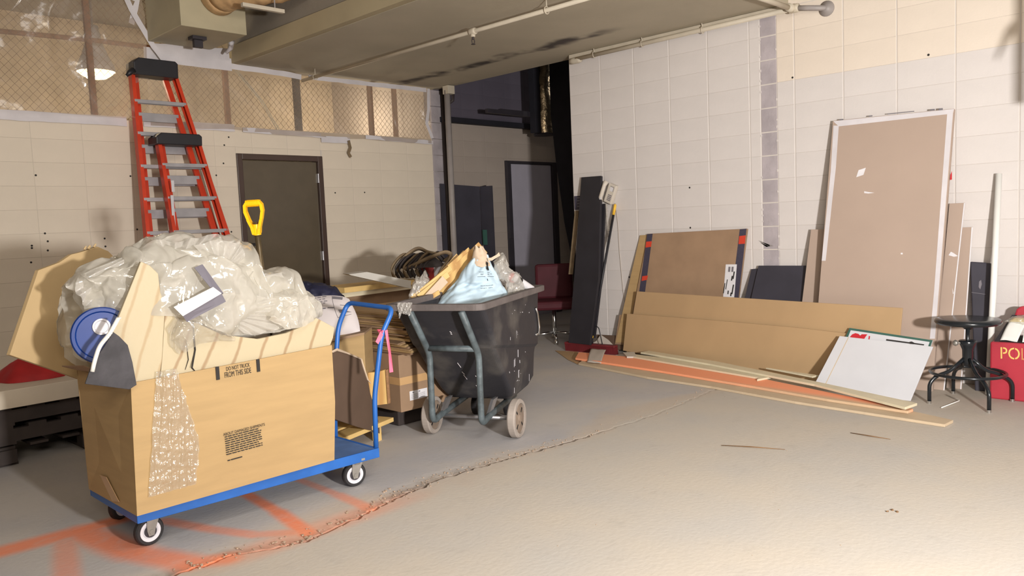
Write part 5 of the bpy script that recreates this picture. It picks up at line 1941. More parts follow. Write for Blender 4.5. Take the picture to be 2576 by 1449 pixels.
mb.prism([bp(-0.19, -0.265, 0.78), bp(0.72, -0.265, 0.78), bp(0.72, 0.265, 0.78), bp(-0.19, 0.265, 0.78)], (0, 0, 0.01))
one(mb, 'rubble_fill', 'cardboard_dark', 'dark rubbish filling the bin below its rim', 'rubbish', )

# --- rubbish on top
t = empty('blue_white_bag', (3.7, 3.9, 0.82), 'pale blue printed sack with a torn kraft paper neck sticking out of the bin', 'bag')
GO, GX, GY = Vector((3.705, 3.895, 0)), Vector((0.697, -0.717, 0)), Vector((0.717, 0.697, 0))
btab = [(0.815, -0.30, 0.185), (0.87, -0.262, 0.178), (0.92, -0.215, 0.150), (0.98, -0.155, 0.118), (1.05, -0.105, 0.085), (1.11, -0.055, 0.062), (1.135, -0.035, 0.055)]


def bag(a, b):
    z = 0.815 + 0.32 * b
    u0, u1 = interp(btab, z)
    f = a * 2 * PI
    c, w = (u0 + u1) / 2, (u1 - u0) / 2
    crease = 0.034 * folds(Vector((a * 0.9, 0.3, z * 0.9)), 5.0, 4.0) + (0.03 * folds(Vector((a * 1.2, 0.7, z * 1.6)), 6.0, 7.0) if z < 0.95 else 0)
    u = c - (w + crease * 0.3) * math.cos(f)
    y = -((0.12 + 0.12 * max(0, 0.35 - b)) * (1 - b * 0.65) + crease) * math.sin(f)
    return GO + GX * u + GY * y + Vector((0, 0, z))


mb = MB()
mb.grid(bag, 90, 50)
mb.build('sack_body', 'bag_blue', t, smooth=True)


def neck(a, b):
    f = a * 2 * PI
    z = 1.06 + 0.015 * nz(a * 9, 2, 0, 1) + 0.135 * b + 0.014 * nz(a * 6, 0, 0, 1) * b
    w = 0.070 - 0.040 * b + 0.012 * nz(a * 5, b * 4, 3, 1)
    c = 0.002 - 0.010 * b
    return GO + GX * (c - w * math.cos(f)) + GY * (-(0.072 - 0.04 * b) * math.sin(f) + 0.01 * nz(a * 7, b * 5, 1, 1)) + Vector((0, 0, z))


mb = MB()
mb.grid(neck, 40, 16)
mb.build('torn_neck', 'bag_kraft', t, smooth=True)
mb = MB()
mb.prism([GO + GX * u - GY * 0.05 + Vector((0, 0, z)) for u, z in ((0.05, 1.115), (0.075, 1.115), (0.115, 1.135), (0.13, 1.15), (0.137, 1.125), (0.12, 1.118), (0.08, 1.095), (0.055, 1.095))], GY * 0.003)
mb.build('torn_strip', 'bag_kraft', t)
mb = MB()
mb.prism([GO + GX * u - GY * 0.076 + Vector((0, 0, z)) for u, z in ((0.044, 1.095), (0.055, 1.08), (0.053, 1.06), (0.058, 1.035), (0.052, 1.03), (0.041, 1.045), (0.046, 1.065), (0.041, 1.08))], GY * 0.002)
mb.build('tear', 'shadow_gap', t)


def on_bag(u, z, e=0.003):
    u0, u1 = interp(btab, z)
    c, w = (u0 + u1) / 2, (u1 - u0) / 2
    co = max(-1, min(1, -(u - c) / w))
    a = math.acos(co) / (2 * PI)
    return Vector(bag(a, (z - 0.815) / 0.32)) - GY * e


mb = MB()


def bag_line(u0, z0, u1, z1, r=0.0011):
    mb.tube([on_bag(u0 + (u1 - u0) * k / 5, z0 + (z1 - z0) * k / 5) for k in range(6)], r, 4)


for (u0, z0, u1, z1) in ((-0.02, 0.994, 0.03, 0.992), (0.045, 0.992, 0.095, 0.985), (-0.01, 1.024, 0.02, 1.022), (0.045, 1.018, 0.062, 1.014), (0.0, 1.011, 0.02, 1.009), (0.0, 1.006, 0.016, 1.004), (0.046, 1.008, 0.056, 1.006), (0.046, 1.003, 0.058, 1.0), (0.066, 1.006, 0.078, 1.003)):
    bag_line(u0, z0, u1, z1)
for k in range(8):
    bag_line(0.0 + 0.011 * k, 0.930, 0.005 + 0.011 * k, 0.930, 0.0018)
    if k != 4:
        bag_line(0.0 + 0.0105 * k, 0.914, 0.004 + 0.0105 * k, 0.914, 0.002)
bag_line(0.044, 0.975, 0.047, 0.962, 0.002)
mb.build('printed_lines', 'print_black', t)

# laths: each a thing, fanned along the left side of the bag
LF = lambda u, d, z: GO + GX * u + GY * d + Vector((0, 0, z))
laths = [((-0.46, 0.02, 0.850), (-0.065, 0.10, 1.165), 0.058, 'pine', 'longest yellow lath of the fan beside the torn sack, sticking out of the bin'),
         ((-0.345, 0.05, 0.870), (0.02, 0.10, 1.185), 0.095, 'pine', 'wide yellow lath nearest to the torn sack in the bin'),
         ((-0.34, 0.07, 0.93), (-0.105, 0.13, 1.150), 0.046, 'lath_wood', 'short yellow lath at the back of the fan in the bin'),
         ((-0.30, 0.09, 0.97), (-0.15, 0.16, 1.125), 0.060, 'lath_wood', 'tan lath end showing behind the fan in the bin'),
         ((-0.43, -0.06, 0.868), (-0.22, 0.0, 1.015), 0.040, 'yellow_wood', 'split pale lath low in the front of the fan'),
         ((-0.375, -0.09, 0.852), (-0.24, -0.05, 0.985), 0.056, 'bag_kraft', 'broad pinkish lath end leaning out over the bin rim'),
         ((-0.475, -0.04, 0.858), (-0.20, 0.01, 1.060), 0.034, 'yellow_wood', 'thin yellow lath along the middle of the fan'),
         ((-0.40, -0.10, 0.836), (-0.28, -0.08, 0.90), 0.030, 'pine', 'short splintered yellow lath end at the bin rim')]
for i, (a, b, w, m, lab) in enumerate(laths):
    A, B = LF(*a), LF(*b)
    d = (B - A).normalized()
    side = d.cross(-GY).normalized() * w / 2
    j = 0.012
    mb = MB()
    mb.prism([A - side, A + side + d * j, B + side - d * j * 0.5, B - side], GY * 0.008)
    one(mb, 'wooden_lath', m, lab, 'lath', bevel=0.001)

mb = MB()
mb.grid(heap_fn([(-0.52, 0.80, 0.82, -0.02, 0.02, 0.06, 0.80), (-0.49, 0.78, 0.93, -0.05, 0.02, 0.08, 0.80), (-0.45, 0.80, 1.01, -0.05, 0.03, 0.09, 0.80), (-0.42, 0.84, 1.00, -0.05, 0.03, 0.09, 0.80), (-0.385, 0.88, 1.04, -0.04, 0.03, 0.08, 0.82), (-0.36, 0.93, 0.98, -0.02, 0.03, 0.06, 0.9)], GX, GO + GY * 0.04, 0.022, 12, 3.0), 60, 50)
one(mb, 'plastic_scrap', 'poly_bright', 'crumpled clear plastic at the left end of the bin behind the laths', 'plastic sheet', smooth=True)
mb = MB()


def hangp(a, b):
    l = 0.075 + 0.03 * nz(a * 5, 1.5, 0, 1)
    p = bp(-0.392, -0.215 + 0.10 * a + 0.02 * b * (0.5 - a), 0.902 - l * b)
    return p - BA * (0.004 + 0.010 * abs(folds(Vector((a * 0.3, 0, b * 0.3)), 3.0, 9.0)))


mb.grid(hangp, 40, 30)
one(mb, 'plastic_scrap', 'poly_bright', 'shred of clear plastic hanging over the bin rim', 'plastic sheet', smooth=True)
mb = MB()
G2 = GO + GX * 0.0 + GY * 0.05
mb.grid(heap_fn([(0.09, 1.02, 1.08, -0.03, 0.02, 0.06, 1.0), (0.12, 0.98, 1.12, -0.05, 0.02, 0.08, 0.95), (0.155, 0.95, 1.15, -0.06, 0.02, 0.08, 0.9), (0.18, 0.90, 1.07, -0.06, 0.02, 0.08, 0.86), (0.22, 0.87, 1.02, -0.06, 0.02, 0.08, 0.84), (0.27, 0.85, 0.97, -0.05, 0.02, 0.08, 0.83), (0.30, 0.86, 0.90, -0.02, 0.02, 0.05, 0.84)], GX, G2, 0.026, 11, 6.0), 70, 50)
mb.grid(heap_fn([(0.17, 0.80, 0.86, -0.07, -0.04, -0.02, 0.80), (0.19, 0.81, 0.93, -0.08, -0.05, -0.02, 0.82), (0.215, 0.86, 0.94, -0.07, -0.05, -0.03, 0.86)], GX, G2, 0.012, 14, 8.0), 20, 20)
one(mb, 'plastic_scrap', 'poly_bright', 'crumpled clear plastic right of the pale blue sack', 'plastic sheet', smooth=True)
mb = MB()
mb.grid(lambda a, b: GO + GX * (0.215 + 0.03 * math.cos(a * 2 * PI) * math.sin(b * PI)) + GY * (0.04 + 0.02 * math.sin(a * 2 * PI) * math.sin(b * PI)) + Vector((0, 0, 0.965 + 0.035 * math.cos(b * PI))), 16, 10)
one(mb, 'red_wrapper', 'wrap_red', 'small red wrapper inside the clear plastic in the bin', 'wrapper', smooth=True)
mb = MB()
mb.prism([(3.916, 3.933, 0.811), (3.968, 3.879, 0.983), (4.037, 3.808, 0.917), (4.093, 3.750, 0.848), (4.056, 3.788, 0.780)], GY * 0.03)
one(mb, 'carton_scrap', 'bag_kraft', 'piece of brown carton at the right end of the bin', 'carton')
t = empty('printed_tube', (4.1, 3.9, 0.88), 'white and black printed cardboard tube at the right end of the bin', 'tube')
A, B = LF(0.215, 0.03, 0.975), LF(0.345, 0.12, 0.872)
mb = MB()
mb.tube([A, B], 0.028, 16)
mb.build('tube_body', 'box_white', t, smooth=False)
mb = MB()
d = (B - A).normalized()
mb.tube([A + d * 0.03, A + d * 0.075], 0.0285, 16)
mb.build('black_band', 'print_black', t)

# ================================================================== RIGHT WALL: LEANING PANELS
def leaner(name, pts, th, m, label, cat, group=None, parts=None, bevel=0.002):
    """flat panel given by the outline of its front face; thickness goes back towards the wall"""
    P = [Vector(p) for p in pts]
    nrm = (P[1] - P[0]).cross(P[2] - P[0]).normalized()
    if nrm.x < 0:
        nrm = -nrm
    mb = MB()
    mb.prism(P, nrm * th)
    o = one(mb, name, m, label, cat, group, bevel=bevel)
    o['nx'] = 0
    del o['nx']
    return o, nrm


def on_panel(o, name, pts, nrm, m, lift=0.001, th=0.0008):
    mb = MB()
    mb.prism([Vector(p) - nrm * lift for p in pts], nrm * th)
    return mb.build(name, m, o)


o, nr = leaner('door_slab', [(6.461, 2.594, 2.056), (6.458, 1.709, 2.038), (6.118, 1.756, -0.010), (6.101, 2.643, -0.114)], 0.035, 'cardboard_pinkish', 'tall brown door slab edged with white tape leaning on the right wall', 'door slab')
for pts in ([(6.454, 2.585, 2.016), (6.454, 2.543, 2.011), (6.399, 2.547, 1.681), (6.275, 2.586, 0.935), (6.275, 2.618, 0.935), (6.394, 2.586, 1.652)], [(6.453, 1.753, 2.006), (6.457, 1.714, 2.030), (6.182, 1.756, 0.376), (6.182, 1.790, 0.374), (6.240, 1.778, 0.724)], [(6.460, 2.590, 2.052), (6.458, 1.709, 2.035), (6.452, 1.715, 2.002), (6.453, 2.543, 2.005)]):
    on_panel(o, 'edge_tape', pts, nr, 'tape_white')
for pts in ([(6.383, 2.382, 1.587), (6.392, 2.367, 1.642), (6.395, 2.313, 1.656), (6.386, 2.328, 1.602)], [(6.364, 2.315, 1.474), (6.363, 2.282, 1.466), (6.362, 2.237, 1.457), (6.361, 2.284, 1.454), (6.362, 2.314, 1.459)], [(6.285, 2.022, 0.996), (6.285, 2.008, 0.996), (6.283, 2.007, 0.984), (6.283, 2.021, 0.984)]):
    on_panel(o, 'scuff', pts, nr, 'white_strip')
for pts in ([(6.462, 2.172, 2.060), (6.461, 1.980, 2.056), (6.460, 1.980, 2.050), (6.461, 2.171, 2.053)], [(6.461, 1.870, 2.054), (6.460, 1.838, 2.052), (6.458, 1.837, 2.041), (6.459, 1.870, 2.042)], [(6.460, 1.811, 2.052), (6.460, 1.784, 2.051), (6.458, 1.783, 2.036), (6.458, 1.810, 2.037)], [(6.462, 2.540, 2.062), (6.462, 2.508, 2.061), (6.460, 2.508, 2.051), (6.460, 2.539, 2.052)], [(6.462, 2.311, 2.062), (6.462, 2.284, 2.061), (6.460, 2.284, 2.052), (6.460, 2.311, 2.052)]):
    on_panel(o, 'tape_print', pts, nr, 'print_grey', lift=0.0025)
on_panel(o, 'red_tag', [(6.378, 1.710, 1.556), (6.383, 1.701, 1.584), (6.372, 1.698, 1.521), (6.372, 1.711, 1.519)], nr, 'sign_red', lift=0.004)

o, nr = leaner('plasterboard_strip', [(6.478, 1.744, 1.350), (6.478, 1.641, 1.350), (6.194, 1.701, -0.029), (6.194, 1.780, -0.027)], 0.012, 'cardboard_pinkish', 'brown plasterboard strip with a torn white patch right of the tall door slab', 'board')
on_panel(o, 'edge_line', [(6.477, 1.647, 1.348), (6.477, 1.639, 1.347), (6.194, 1.698, -0.029), (6.194, 1.706, -0.030)], nr, 'white_strip')
for pts in ([(6.400, 1.727, 0.970), (6.405, 1.713, 0.996), (6.403, 1.697, 0.988), (6.399, 1.664, 0.964), (6.397, 1.690, 0.959)], [(6.351, 1.687, 0.732), (6.343, 1.677, 0.695), (6.342, 1.682, 0.689)]):
    on_panel(o, 'scuff', pts, nr, 'white_strip')
o, nr = leaner('plasterboard_strip', [(6.493, 1.716, 1.169), (6.494, 1.595, 1.171), (6.297, 1.611, -0.017), (6.295, 1.712, -0.029)], 0.012, 'cardboard_pinkish', 'shorter plain brown plasterboard strip beside the black roll', 'board')
on_panel(o, 'edge_line', [(6.493, 1.600, 1.169), (6.493, 1.592, 1.168), (6.297, 1.613, -0.017), (6.297, 1.621, -0.018)], nr, 'white_strip')
leaner('plasterboard_strip', [(6.457, 2.782, 1.185), (6.456, 2.665, 1.182), (6.220, 2.680, 0.001), (6.220, 2.844, 0.000)], 0.012, 'cardboard_pinkish', 'brown plasterboard strip left of the tall door slab', 'board')

fb, nr = leaner('flat_carton', [(6.474, 4.413, 1.183), (6.477, 3.371, 1.206), (6.378, 3.479, 0.190), (6.370, 4.639, 0.103)], 0.035, 'cardboard_brown', 'flat brown carton with navy and red edge wrap leaning on the right wall', 'box', bevel=0.004)
for (pts, m) in (([(6.476, 3.436, 1.201), (6.477, 3.371, 1.206), (6.378, 3.467, 0.191), (6.378, 3.542, 0.185)], 'wrap_navy'), ([(6.474, 4.422, 1.179), (6.474, 4.358, 1.182), (6.371, 4.491, 0.114), (6.371, 4.567, 0.109)], 'wrap_navy')):
    on_panel(fb, 'edge_wrap', pts, nr, m)
for pts in ([(6.470, 3.438, 1.141), (6.471, 3.377, 1.147), (6.464, 3.382, 1.073), (6.463, 3.444, 1.070)], [(6.467, 4.429, 1.106), (6.467, 4.365, 1.109), (6.462, 4.372, 1.055), (6.461, 4.437, 1.048)], [(6.434, 4.465, 0.768), (6.435, 4.400, 0.776), (6.431, 4.408, 0.734), (6.430, 4.473, 0.721)]):
    on_panel(fb, 'red_band', pts, nr, 'wrap_red', lift=0.002)
o = on_panel(fb, 'shipping_label', [(6.446, 3.563, 0.889), (6.446, 3.454, 0.890), (6.413, 3.474, 0.546), (6.412, 3.584, 0.541)], nr, 'white_strip', lift=0.002)
for k, pts in enumerate(([(6.444, 3.535, 0.868), (6.444, 3.515, 0.868), (6.439, 3.518, 0.822), (6.439, 3.538, 0.822)], [(6.444, 3.504, 0.868), (6.444, 3.484, 0.869), (6.439, 3.487, 0.822), (6.439, 3.506, 0.822)], [(6.440, 3.483, 0.826), (6.440, 3.471, 0.826), (6.433, 3.481, 0.759), (6.433, 3.492, 0.758)], [(6.436, 3.501, 0.787), (6.436, 3.489, 0.787), (6.432, 3.496, 0.744), (6.432, 3.508, 0.744)], [(6.433, 3.547, 0.754), (6.433, 3.539, 0.754), (6.424, 3.553, 0.664), (6.424, 3.560, 0.664)],
                        [(6.428, 3.487, 0.709), (6.429, 3.475, 0.709), (6.420, 3.488, 0.623), (6.420, 3.500, 0.623)], [(6.430, 3.570, 0.721), (6.430, 3.562, 0.721), (6.421, 3.575, 0.628), (6.421, 3.583, 0.627)], [(6.423, 3.536, 0.654), (6.423, 3.525, 0.654), (6.420, 3.528, 0.622), (6.420, 3.539, 0.622)], [(6.422, 3.508, 0.637), (6.422, 3.497, 0.637), (6.418, 3.499, 0.605), (6.418, 3.511, 0.605)])):
    on_panel(o, 'label_print', pts, nr, 'print_grey' if k < 2 else 'print_black', lift=0.003)
leaner('brown_board', [(6.498, 4.524, 1.169), (6.499, 4.384, 1.174), (6.382, 4.528, 0.110), (6.380, 4.780, 0.091)], 0.006, 'cardboard', 'thin tan board edge showing behind the left side of the flat carton', 'board')

leaner('black_sheet_board', [(6.486, 3.337, 0.846), (6.489, 3.208, 0.857), (6.370, 3.193, 0.429), (6.367, 3.390, 0.419)], 0.012, 'black_panel', 'black board at the back, its left edge showing behind another black board', 'board')
o, nr = leaner('black_sheet_board', [(6.470, 3.261, 0.879), (6.471, 2.801, 0.882), (6.344, 2.789, 0.454), (6.336, 3.313, 0.427)], 0.014, 'black_panel', 'scuffed black board leaning in front between the flat carton and the door slab', 'board')
on_panel(o, 'edge_trim', [(6.470, 2.821, 0.879), (6.471, 2.801, 0.882), (6.344, 2.789, 0.454), (6.344, 2.809, 0.453)], nr, 'black_board')

leaner('long_board', [(6.336, 4.467, 0.627), (6.030, 1.930, 0.609), (6.006, 1.972, 0.023), (6.322, 4.603, 0.017)], 0.012, 'cardboard_long', 'long tan fibreboard leaning behind the shorter front one on the right wall', 'board')
leaner('long_board', [(6.317, 4.580, 0.405), (6.177, 3.449, 0.410), (6.092, 2.764, 0.407), (6.033, 2.301, 0.394), (6.011, 2.355, -0.013), (6.065, 2.791, -0.017), (6.296, 4.627, 0.035)], 0.012, 'cardboard_long', 'tan fibreboard with a lower top edge, the front one of the long boards', 'board')
leaner('offcut_board', [(6.448, 4.638, 0.600), (6.449, 4.528, 0.611), (6.388, 4.607, 0.031), (6.387, 4.699, 0.024)], 0.012, 'cardboard_brown', 'narrow brown offcut showing at the left end of the long boards', 'board')
leaner('offcut_board', [(6.487, 4.701, 0.570), (6.488, 4.585, 0.582), (6.428, 4.634, 0.071), (6.427, 4.791, 0.059)], 0.012, 'mdf_edge', 'olive brown offcut furthest back at the left end of the long boards', 'board')
leaner('offcut_board', [(6.423, 4.751, 0.372), (6.425, 4.596, 0.388), (6.381, 4.648, 0.077), (6.381, 4.791, 0.074)], 0.012, 'cardboard_brown', 'low brown offcut nearest the broom at the left end of the long boards', 'board')

# framed sign and white board in front
sg, nr = leaner('framed_sign', [(6.031, 2.308, 0.440), (6.010, 1.722, 0.391), (5.858, 1.797, 0.042), (5.878, 2.407, 0.088)], 0.014, 'board_white', 'white sign with a green frame and red emblem, half hidden behind the white board', 'sign')
for pts in ([(6.031, 2.308, 0.440), (6.010, 1.722, 0.391), (6.004, 1.726, 0.377), (6.025, 2.312, 0.425)], [(6.031, 2.308, 0.440), (6.030, 2.293, 0.438), (5.878, 2.377, 0.088), (5.878, 2.407, 0.088)], [(6.011, 1.736, 0.393), (6.010, 1.722, 0.391), (5.858, 1.797, 0.042), (5.859, 1.812, 0.043)]):
    on_panel(sg, 'sign_border', pts, nr, 'sign_green')
for pts in ([(6.004, 2.293, 0.377), (6.012, 2.281, 0.395), (6.016, 2.259, 0.405), (6.014, 2.235, 0.401), (6.010, 2.221, 0.390), (6.014, 2.211, 0.400), (6.015, 2.171, 0.402), (6.006, 2.182, 0.382), (5.996, 2.193, 0.358), (5.996, 2.299, 0.360)], [(6.010, 2.158, 0.392), (6.009, 2.149, 0.390), (5.997, 2.150, 0.361), (5.997, 2.159, 0.361)]):
    on_panel(sg, 'red_emblem', pts, nr, 'sign_red')
for pts in ([(6.004, 2.032, 0.378), (5.997, 1.773, 0.360), (5.993, 1.775, 0.352), (5.999, 2.033, 0.367)], [(6.001, 1.872, 0.370), (6.002, 1.857, 0.373), (5.999, 1.840, 0.366), (5.995, 1.841, 0.355), (5.995, 1.870, 0.356)]):
    on_panel(sg, 'sign_print', pts, nr, 'print_black')
o, nr = leaner('white_board', [(5.976, 2.362, 0.382), (5.958, 1.705, 0.354), (5.728, 1.787, -0.011), (5.769, 2.462, 0.055)], 0.010, 'board_white', 'plain white board leaning in front of the framed sign', 'board')
on_panel(o, 'joint_line', [(5.974, 2.296, 0.378), (5.974, 2.290, 0.378), (5.764, 2.382, 0.046), (5.764, 2.388, 0.046)], nr, 'mdf')

# boards lying on the floor


def flat_board(name, pts2, z0, z1, m, label, cat='board', **kw):
    mb = MB()
    mb.prism([(a, b, z0) for a, b in pts2], (0, 0, z1 - z0))
    return one(mb, name, m, label, cat, bevel=0.002, **kw)


flat_board('floor_board', [(5.60, 4.63), (5.40, 3.726), (5.355, 3.11), (5.225, 2.376), (5.143, 1.407), (5.278, 1.395), (5.38, 1.67), (5.74, 3.6), (5.80, 4.72)], 0.001, 0.019, 'mdf', 'long tan board lying lowest on the floor, nearest to the camera')
# orange sprayed board, built in its own frame so that the spray follows its front edge
FO = [(5.715, 4.76), (5.60, 3.713), (5.449, 2.808), (5.335, 2.197), (5.285, 1.66)]
org = Vector((5.715, 4.76, 0.020))
dx = Vector((5.285 - 5.715, 1.66 - 4.76, 0))
angz = math.atan2(dx.y, dx.x)
R = Matrix.Rotation(-angz, 3, 'Z')
mb = MB()
pts = [R @ (Vector((a, b, 0.020)) - org) for a, b in FO + [(5.36, 1.65), (5.52, 2.2), (5.85, 3.2), (6.03, 4.2), (6.0, 4.95)]]
mb.prism([(p.x, p.y, 0) for p in pts], (0, 0, 0.018))
me_o = mb.build('orange_board', 'board_orange_spray', bevel=0.002)
me_o.location = org
me_o.rotation_euler = (0, 0, angz)
tag(me_o, 'long board with an orange spray paint stripe, lying on the lowest floor board', 'board')
flat_board('floor_board', [(5.98, 4.29), (5.69, 2.883), (5.62, 2.86), (5.83, 2.8), (6.02, 3.5), (6.10, 4.36)], 0.039, 0.054, 'board_cream', 'cream board ending left under the longest cream board')
flat_board('floor_board', [(6.13, 4.30), (5.93, 3.45), (5.60, 2.4), (5.235, 1.66), (5.39, 1.635), (5.69, 2.4), (6.06, 3.45), (6.235, 4.28)], 0.055, 0.072, 'board_cream', 'cream board lying on top of the floor boards, ending beside the white board')
flat_board('wood_sliver', [(5.95, 2.95), (5.80, 2.50), (5.87, 2.48)], 0.073, 0.085, 'board_cream', 'thin pale wood sliver beside the bottom of the white board', 'wood')
flat_board('wood_offcut', [(6.12, 4.50), (5.95, 4.33), (5.99, 4.25), (6.2, 4.42)], 0.039, 0.055, 'white_laminate', 'small pale offcut on the left end of the orange board', 'wood')
mb = MB()
pq = [(6.140, 4.904, 0.055), (6.175, 4.742, 0.055)] + [(5.652, 4.404, 0.030), (5.634, 4.552, 0.030)]
mb.grid(lambda a, b: (Vector(pq[0]) * (1 - a) + Vector(pq[1]) * a) * (1 - b) + (Vector(pq[3]) * (1 - a) + Vector(pq[2]) * a) * b + Vector((0, 0, 0.012 * math.sin(b * PI) + 0.004 * nz(a * 3, b * 3, 0, 1))), 10, 12)
one(mb, 'paper_strip', 'paper_grey', 'grey paper strip laid over the left end of the orange board', 'paper', smooth=True, solid=0.001)
flat_board('cardboard_scrap', [(6.10, 5.35), (5.75, 4.88), (5.62, 4.66), (5.83, 4.72), (6.05, 4.98), (6.16, 5.1)], 0.001, 0.006, 'cardboard_long', 'flat tan cardboard scrap on the floor in front of the broom', 'cardboard')

# ================================================================== CORNER OF THE RIGHT WALL
o, nr = leaner('black_plank', [(6.468, 5.219, 1.789), (6.467, 4.959, 1.786), (6.267, 4.877, 0.754), (6.138, 4.916, 0.091), (6.138, 5.197, 0.094), (6.265, 5.197, 0.748)], 0.03, 'black_board', 'tall black plank leaning on the right wall beside the telephone', 'plank', bevel=0.003)
on_panel(o, 'white_sticker', [(6.424, 4.955, 1.564), (6.426, 4.931, 1.575), (6.420, 4.928, 1.543), (6.420, 4.953, 1.544)], nr, 'white_strip')
leaner('black_plank', [(6.468, 5.034, 1.491), (6.470, 4.922, 1.502), (6.342, 4.889, 0.788), (6.227, 4.923, 0.151), (6.224, 5.024, 0.136)], 0.02, 'black_board', 'shorter black plank behind the tall one, next to the broom handle', 'plank')
t = empty('notice_plate', (6.515, 5.30, 1.46), 'small dark blue notice plate on the end of the right wall', 'sign')
mb = MB()
mb.box((6.512, 5.235, 1.455), (6.519, 5.36, 1.60))
mb.build('plate', 'wrap_navy', t)
mb = MB()
for k in range(4):
    mb.box((6.5105, 5.27 - 0.004 * k, 1.575 - 0.03 * k), (6.512, 5.32, 1.585 - 0.03 * k))
mb.build('plate_print', 'print_grey', t)
mb = MB()
mb.prism([(6.489, 5.339, 1.446), (6.489, 5.290, 1.444), (6.402, 5.330, 0.777), (6.402, 5.385, 0.776)], (0.01, 0, 0))
one(mb, 'wooden_lath', 'hose_tan', 'thin tan lath standing behind the left edge of the tall black plank', 'lath')

mb = MB()
for k in range(7):
    mb.prism([(6.5185, 3.285 - 0.004 * k, 1.100 - 0.004 * k), (6.5185, 3.20 - 0.004 * k, 1.062 - 0.003 * k), (6.5185, 3.135 + 0.012 * k, 1.046 - 0.001 * k), (6.5185, 3.195 - 0.004 * k, 1.066 - 0.003 * k)], (-0.0008, 0, 0))
mb.build('smudge', 'pipe_grey', wall_right)
# telephone on the wall
PH = frame((6.50, 4.875, 1.605), (0, -0.92, -0.40), (0, -0.40, 0.92))
t = empty('telephone', (6.50, 4.87, 1.52), 'beige wall telephone hanging askew beside the tall black plank', 'telephone')
mb = MB()
mb.box((-0.03, -0.10, -0.015), (0.07, 0.10, 0.035), PH)
mb.build('phone_base', 'phone_beige', t, bevel=0.010)
mb = MB()
mb.tube([PH @ Vector(p) for p in ((-0.055, -0.105, 0.045), (-0.055, -0.06, 0.062), (-0.055, 0.06, 0.062), (-0.055, 0.105, 0.045))], [0.027, 0.020, 0.020, 0.027], 12)
mb.build('handset', 'phone_beige', t, smooth=True)
mb = MB()
for r in range(4):
    for c in range(3):
        mb.box((0.008 + 0.016 * c, -0.07 + 0.017 * r, 0.035), (0.019 + 0.016 * c, -0.059 + 0.017 * r, 0.038), PH)
mb.build('keypad', 'print_grey', t)
mb = MB()
mb.box((0.006, 0.03, 0.035), (0.045, 0.07, 0.0362), PH)
cd = mb.build('name_card', 'white_strip', t)
mb = MB()
mb.box((0.004, 0.074, 0.035), (0.047, 0.079, 0.037), PH)
mb.box((0.048, 0.03, 0.035), (0.052, 0.079, 0.037), PH)
mb.build('card_edge', 'print_grey', cd)
path = []
for k in range(260):
    s = k / 259
    c = Vector((6.47 - 0.01 * math.sin(s * PI), 4.905 - 0.03 * s, 1.50 - 0.40 * s))
    a = s * 2 * PI * 30
    path.append(c + Vector((0.010 * math.sin(a), 0.012 * math.cos(a), 0)))
mb = MB()
mb.tube(path, 0.0022, 4)
mb.build('coiled_cord', 'phone_beige', t, smooth=True)
mb = MB()
mb.tube([(6.505, 4.82, 1.50), (6.512, 4.80, 1.30), (6.512, 4.79, 1.0), (6.512, 4.76, 0.6), (6.512, 4.70, 0.25)], 0.003, 5)
mb.build('line_cord', 'paper_grey', t, smooth=True)

# push broom
t = empty('push_broom', (6.15, 4.95, 0), 'push broom with a dark red head and yellow tipped black handle', 'broom')
BL, BR = Vector((6.20, 5.27, 0.0)), Vector((6.24, 4.66, 0.0))
bx = (BR - BL).normalized()
by = Vector((-bx.y, bx.x, 0))
mb = MB()
for k in range(24):
    p = BL.lerp(BR, (k + 0.5) / 24)
    for j in (-1, 0, 1):
        q = p + by * 0.02 * j
        mb.prism([q - bx * 0.012 - by * 0.009, q + bx * 0.012 - by * 0.009, q + bx * 0.012 + by * 0.009, q - bx * 0.012 + by * 0.009], (-0.012, 0, 0.07))
o = mb.build('bristles', 'broom_red', t)
o['kind'] = 'stuff'
mb = MB()
mb.prism([BL + Vector((-0.012, 0, 0.07)) - by * 0.035, BR + Vector((-0.012, 0, 0.07)) - by * 0.035, BR + Vector((-0.012, 0, 0.07)) + by * 0.035, BL + Vector((-0.012, 0, 0.07)) + by * 0.035], (0, 0, 0.024))
mb.build('broom_block', 'broom_red', t, bevel=0.006)
hb = BL.lerp(BR, 0.5) + Vector((-0.005, 0, 0.094))
ht = Vector((6.48, 4.80, 1.49))
d = (ht - hb).normalized()
mb = MB()
mb.tube([hb, hb + d * 0.06], [0.024, 0.016], 12)
mb.build('socket', 'black_plastic', t, smooth=True)
mb = MB()
mb.tube([hb + d * 0.05, hb + d * 0.08], 0.0165, 12)
mb.tube([ht - d * 0.11, ht - d * 0.01, ht], [0.0145, 0.0145, 0.007], 12)
mb.build('yellow_tip', 'broom_yellow', t, smooth=True)
mb = MB()
mb.tube([hb + d * 0.08, ht - d * 0.11], 0.0125, 12)
mb.build('handle', 'black_plastic', t, smooth=True)
mb = MB()
mb.tube(fillet([hb + bx * 0.14 - Vector((0, 0, 0.004)), hb + bx * 0.06 + d * 0.17, hb + d * 0.18, hb - bx * 0.06 + d * 0.17, hb - bx * 0.14 - Vector((0, 0, 0.004))], 0.03, 4), 0.005, 8)
mb.build('brace', 'black_plastic', t, smooth=True)
mb = MB()
mb.prism([(6.314, 5.110, 0.034), (6.339, 4.992, 0.098), (6.365, 4.953, 0.163), (6.348, 4.845, 0.120), (6.311, 4.692, 0.027), (6.302, 4.865, 0.006)], (0.002, 0, 0))
one(mb, 'paper_sheet', 'paper_grey', 'creased pale paper standing at the wall foot behind the broom', 'paper')
mb = MB()
mb.prism([(6.429, 5.060, 0.147), (6.432, 4.707, 0.155), (6.374, 4.645, 0.030), (6.363, 4.963, 0.006)], (0.02, 0, 0))
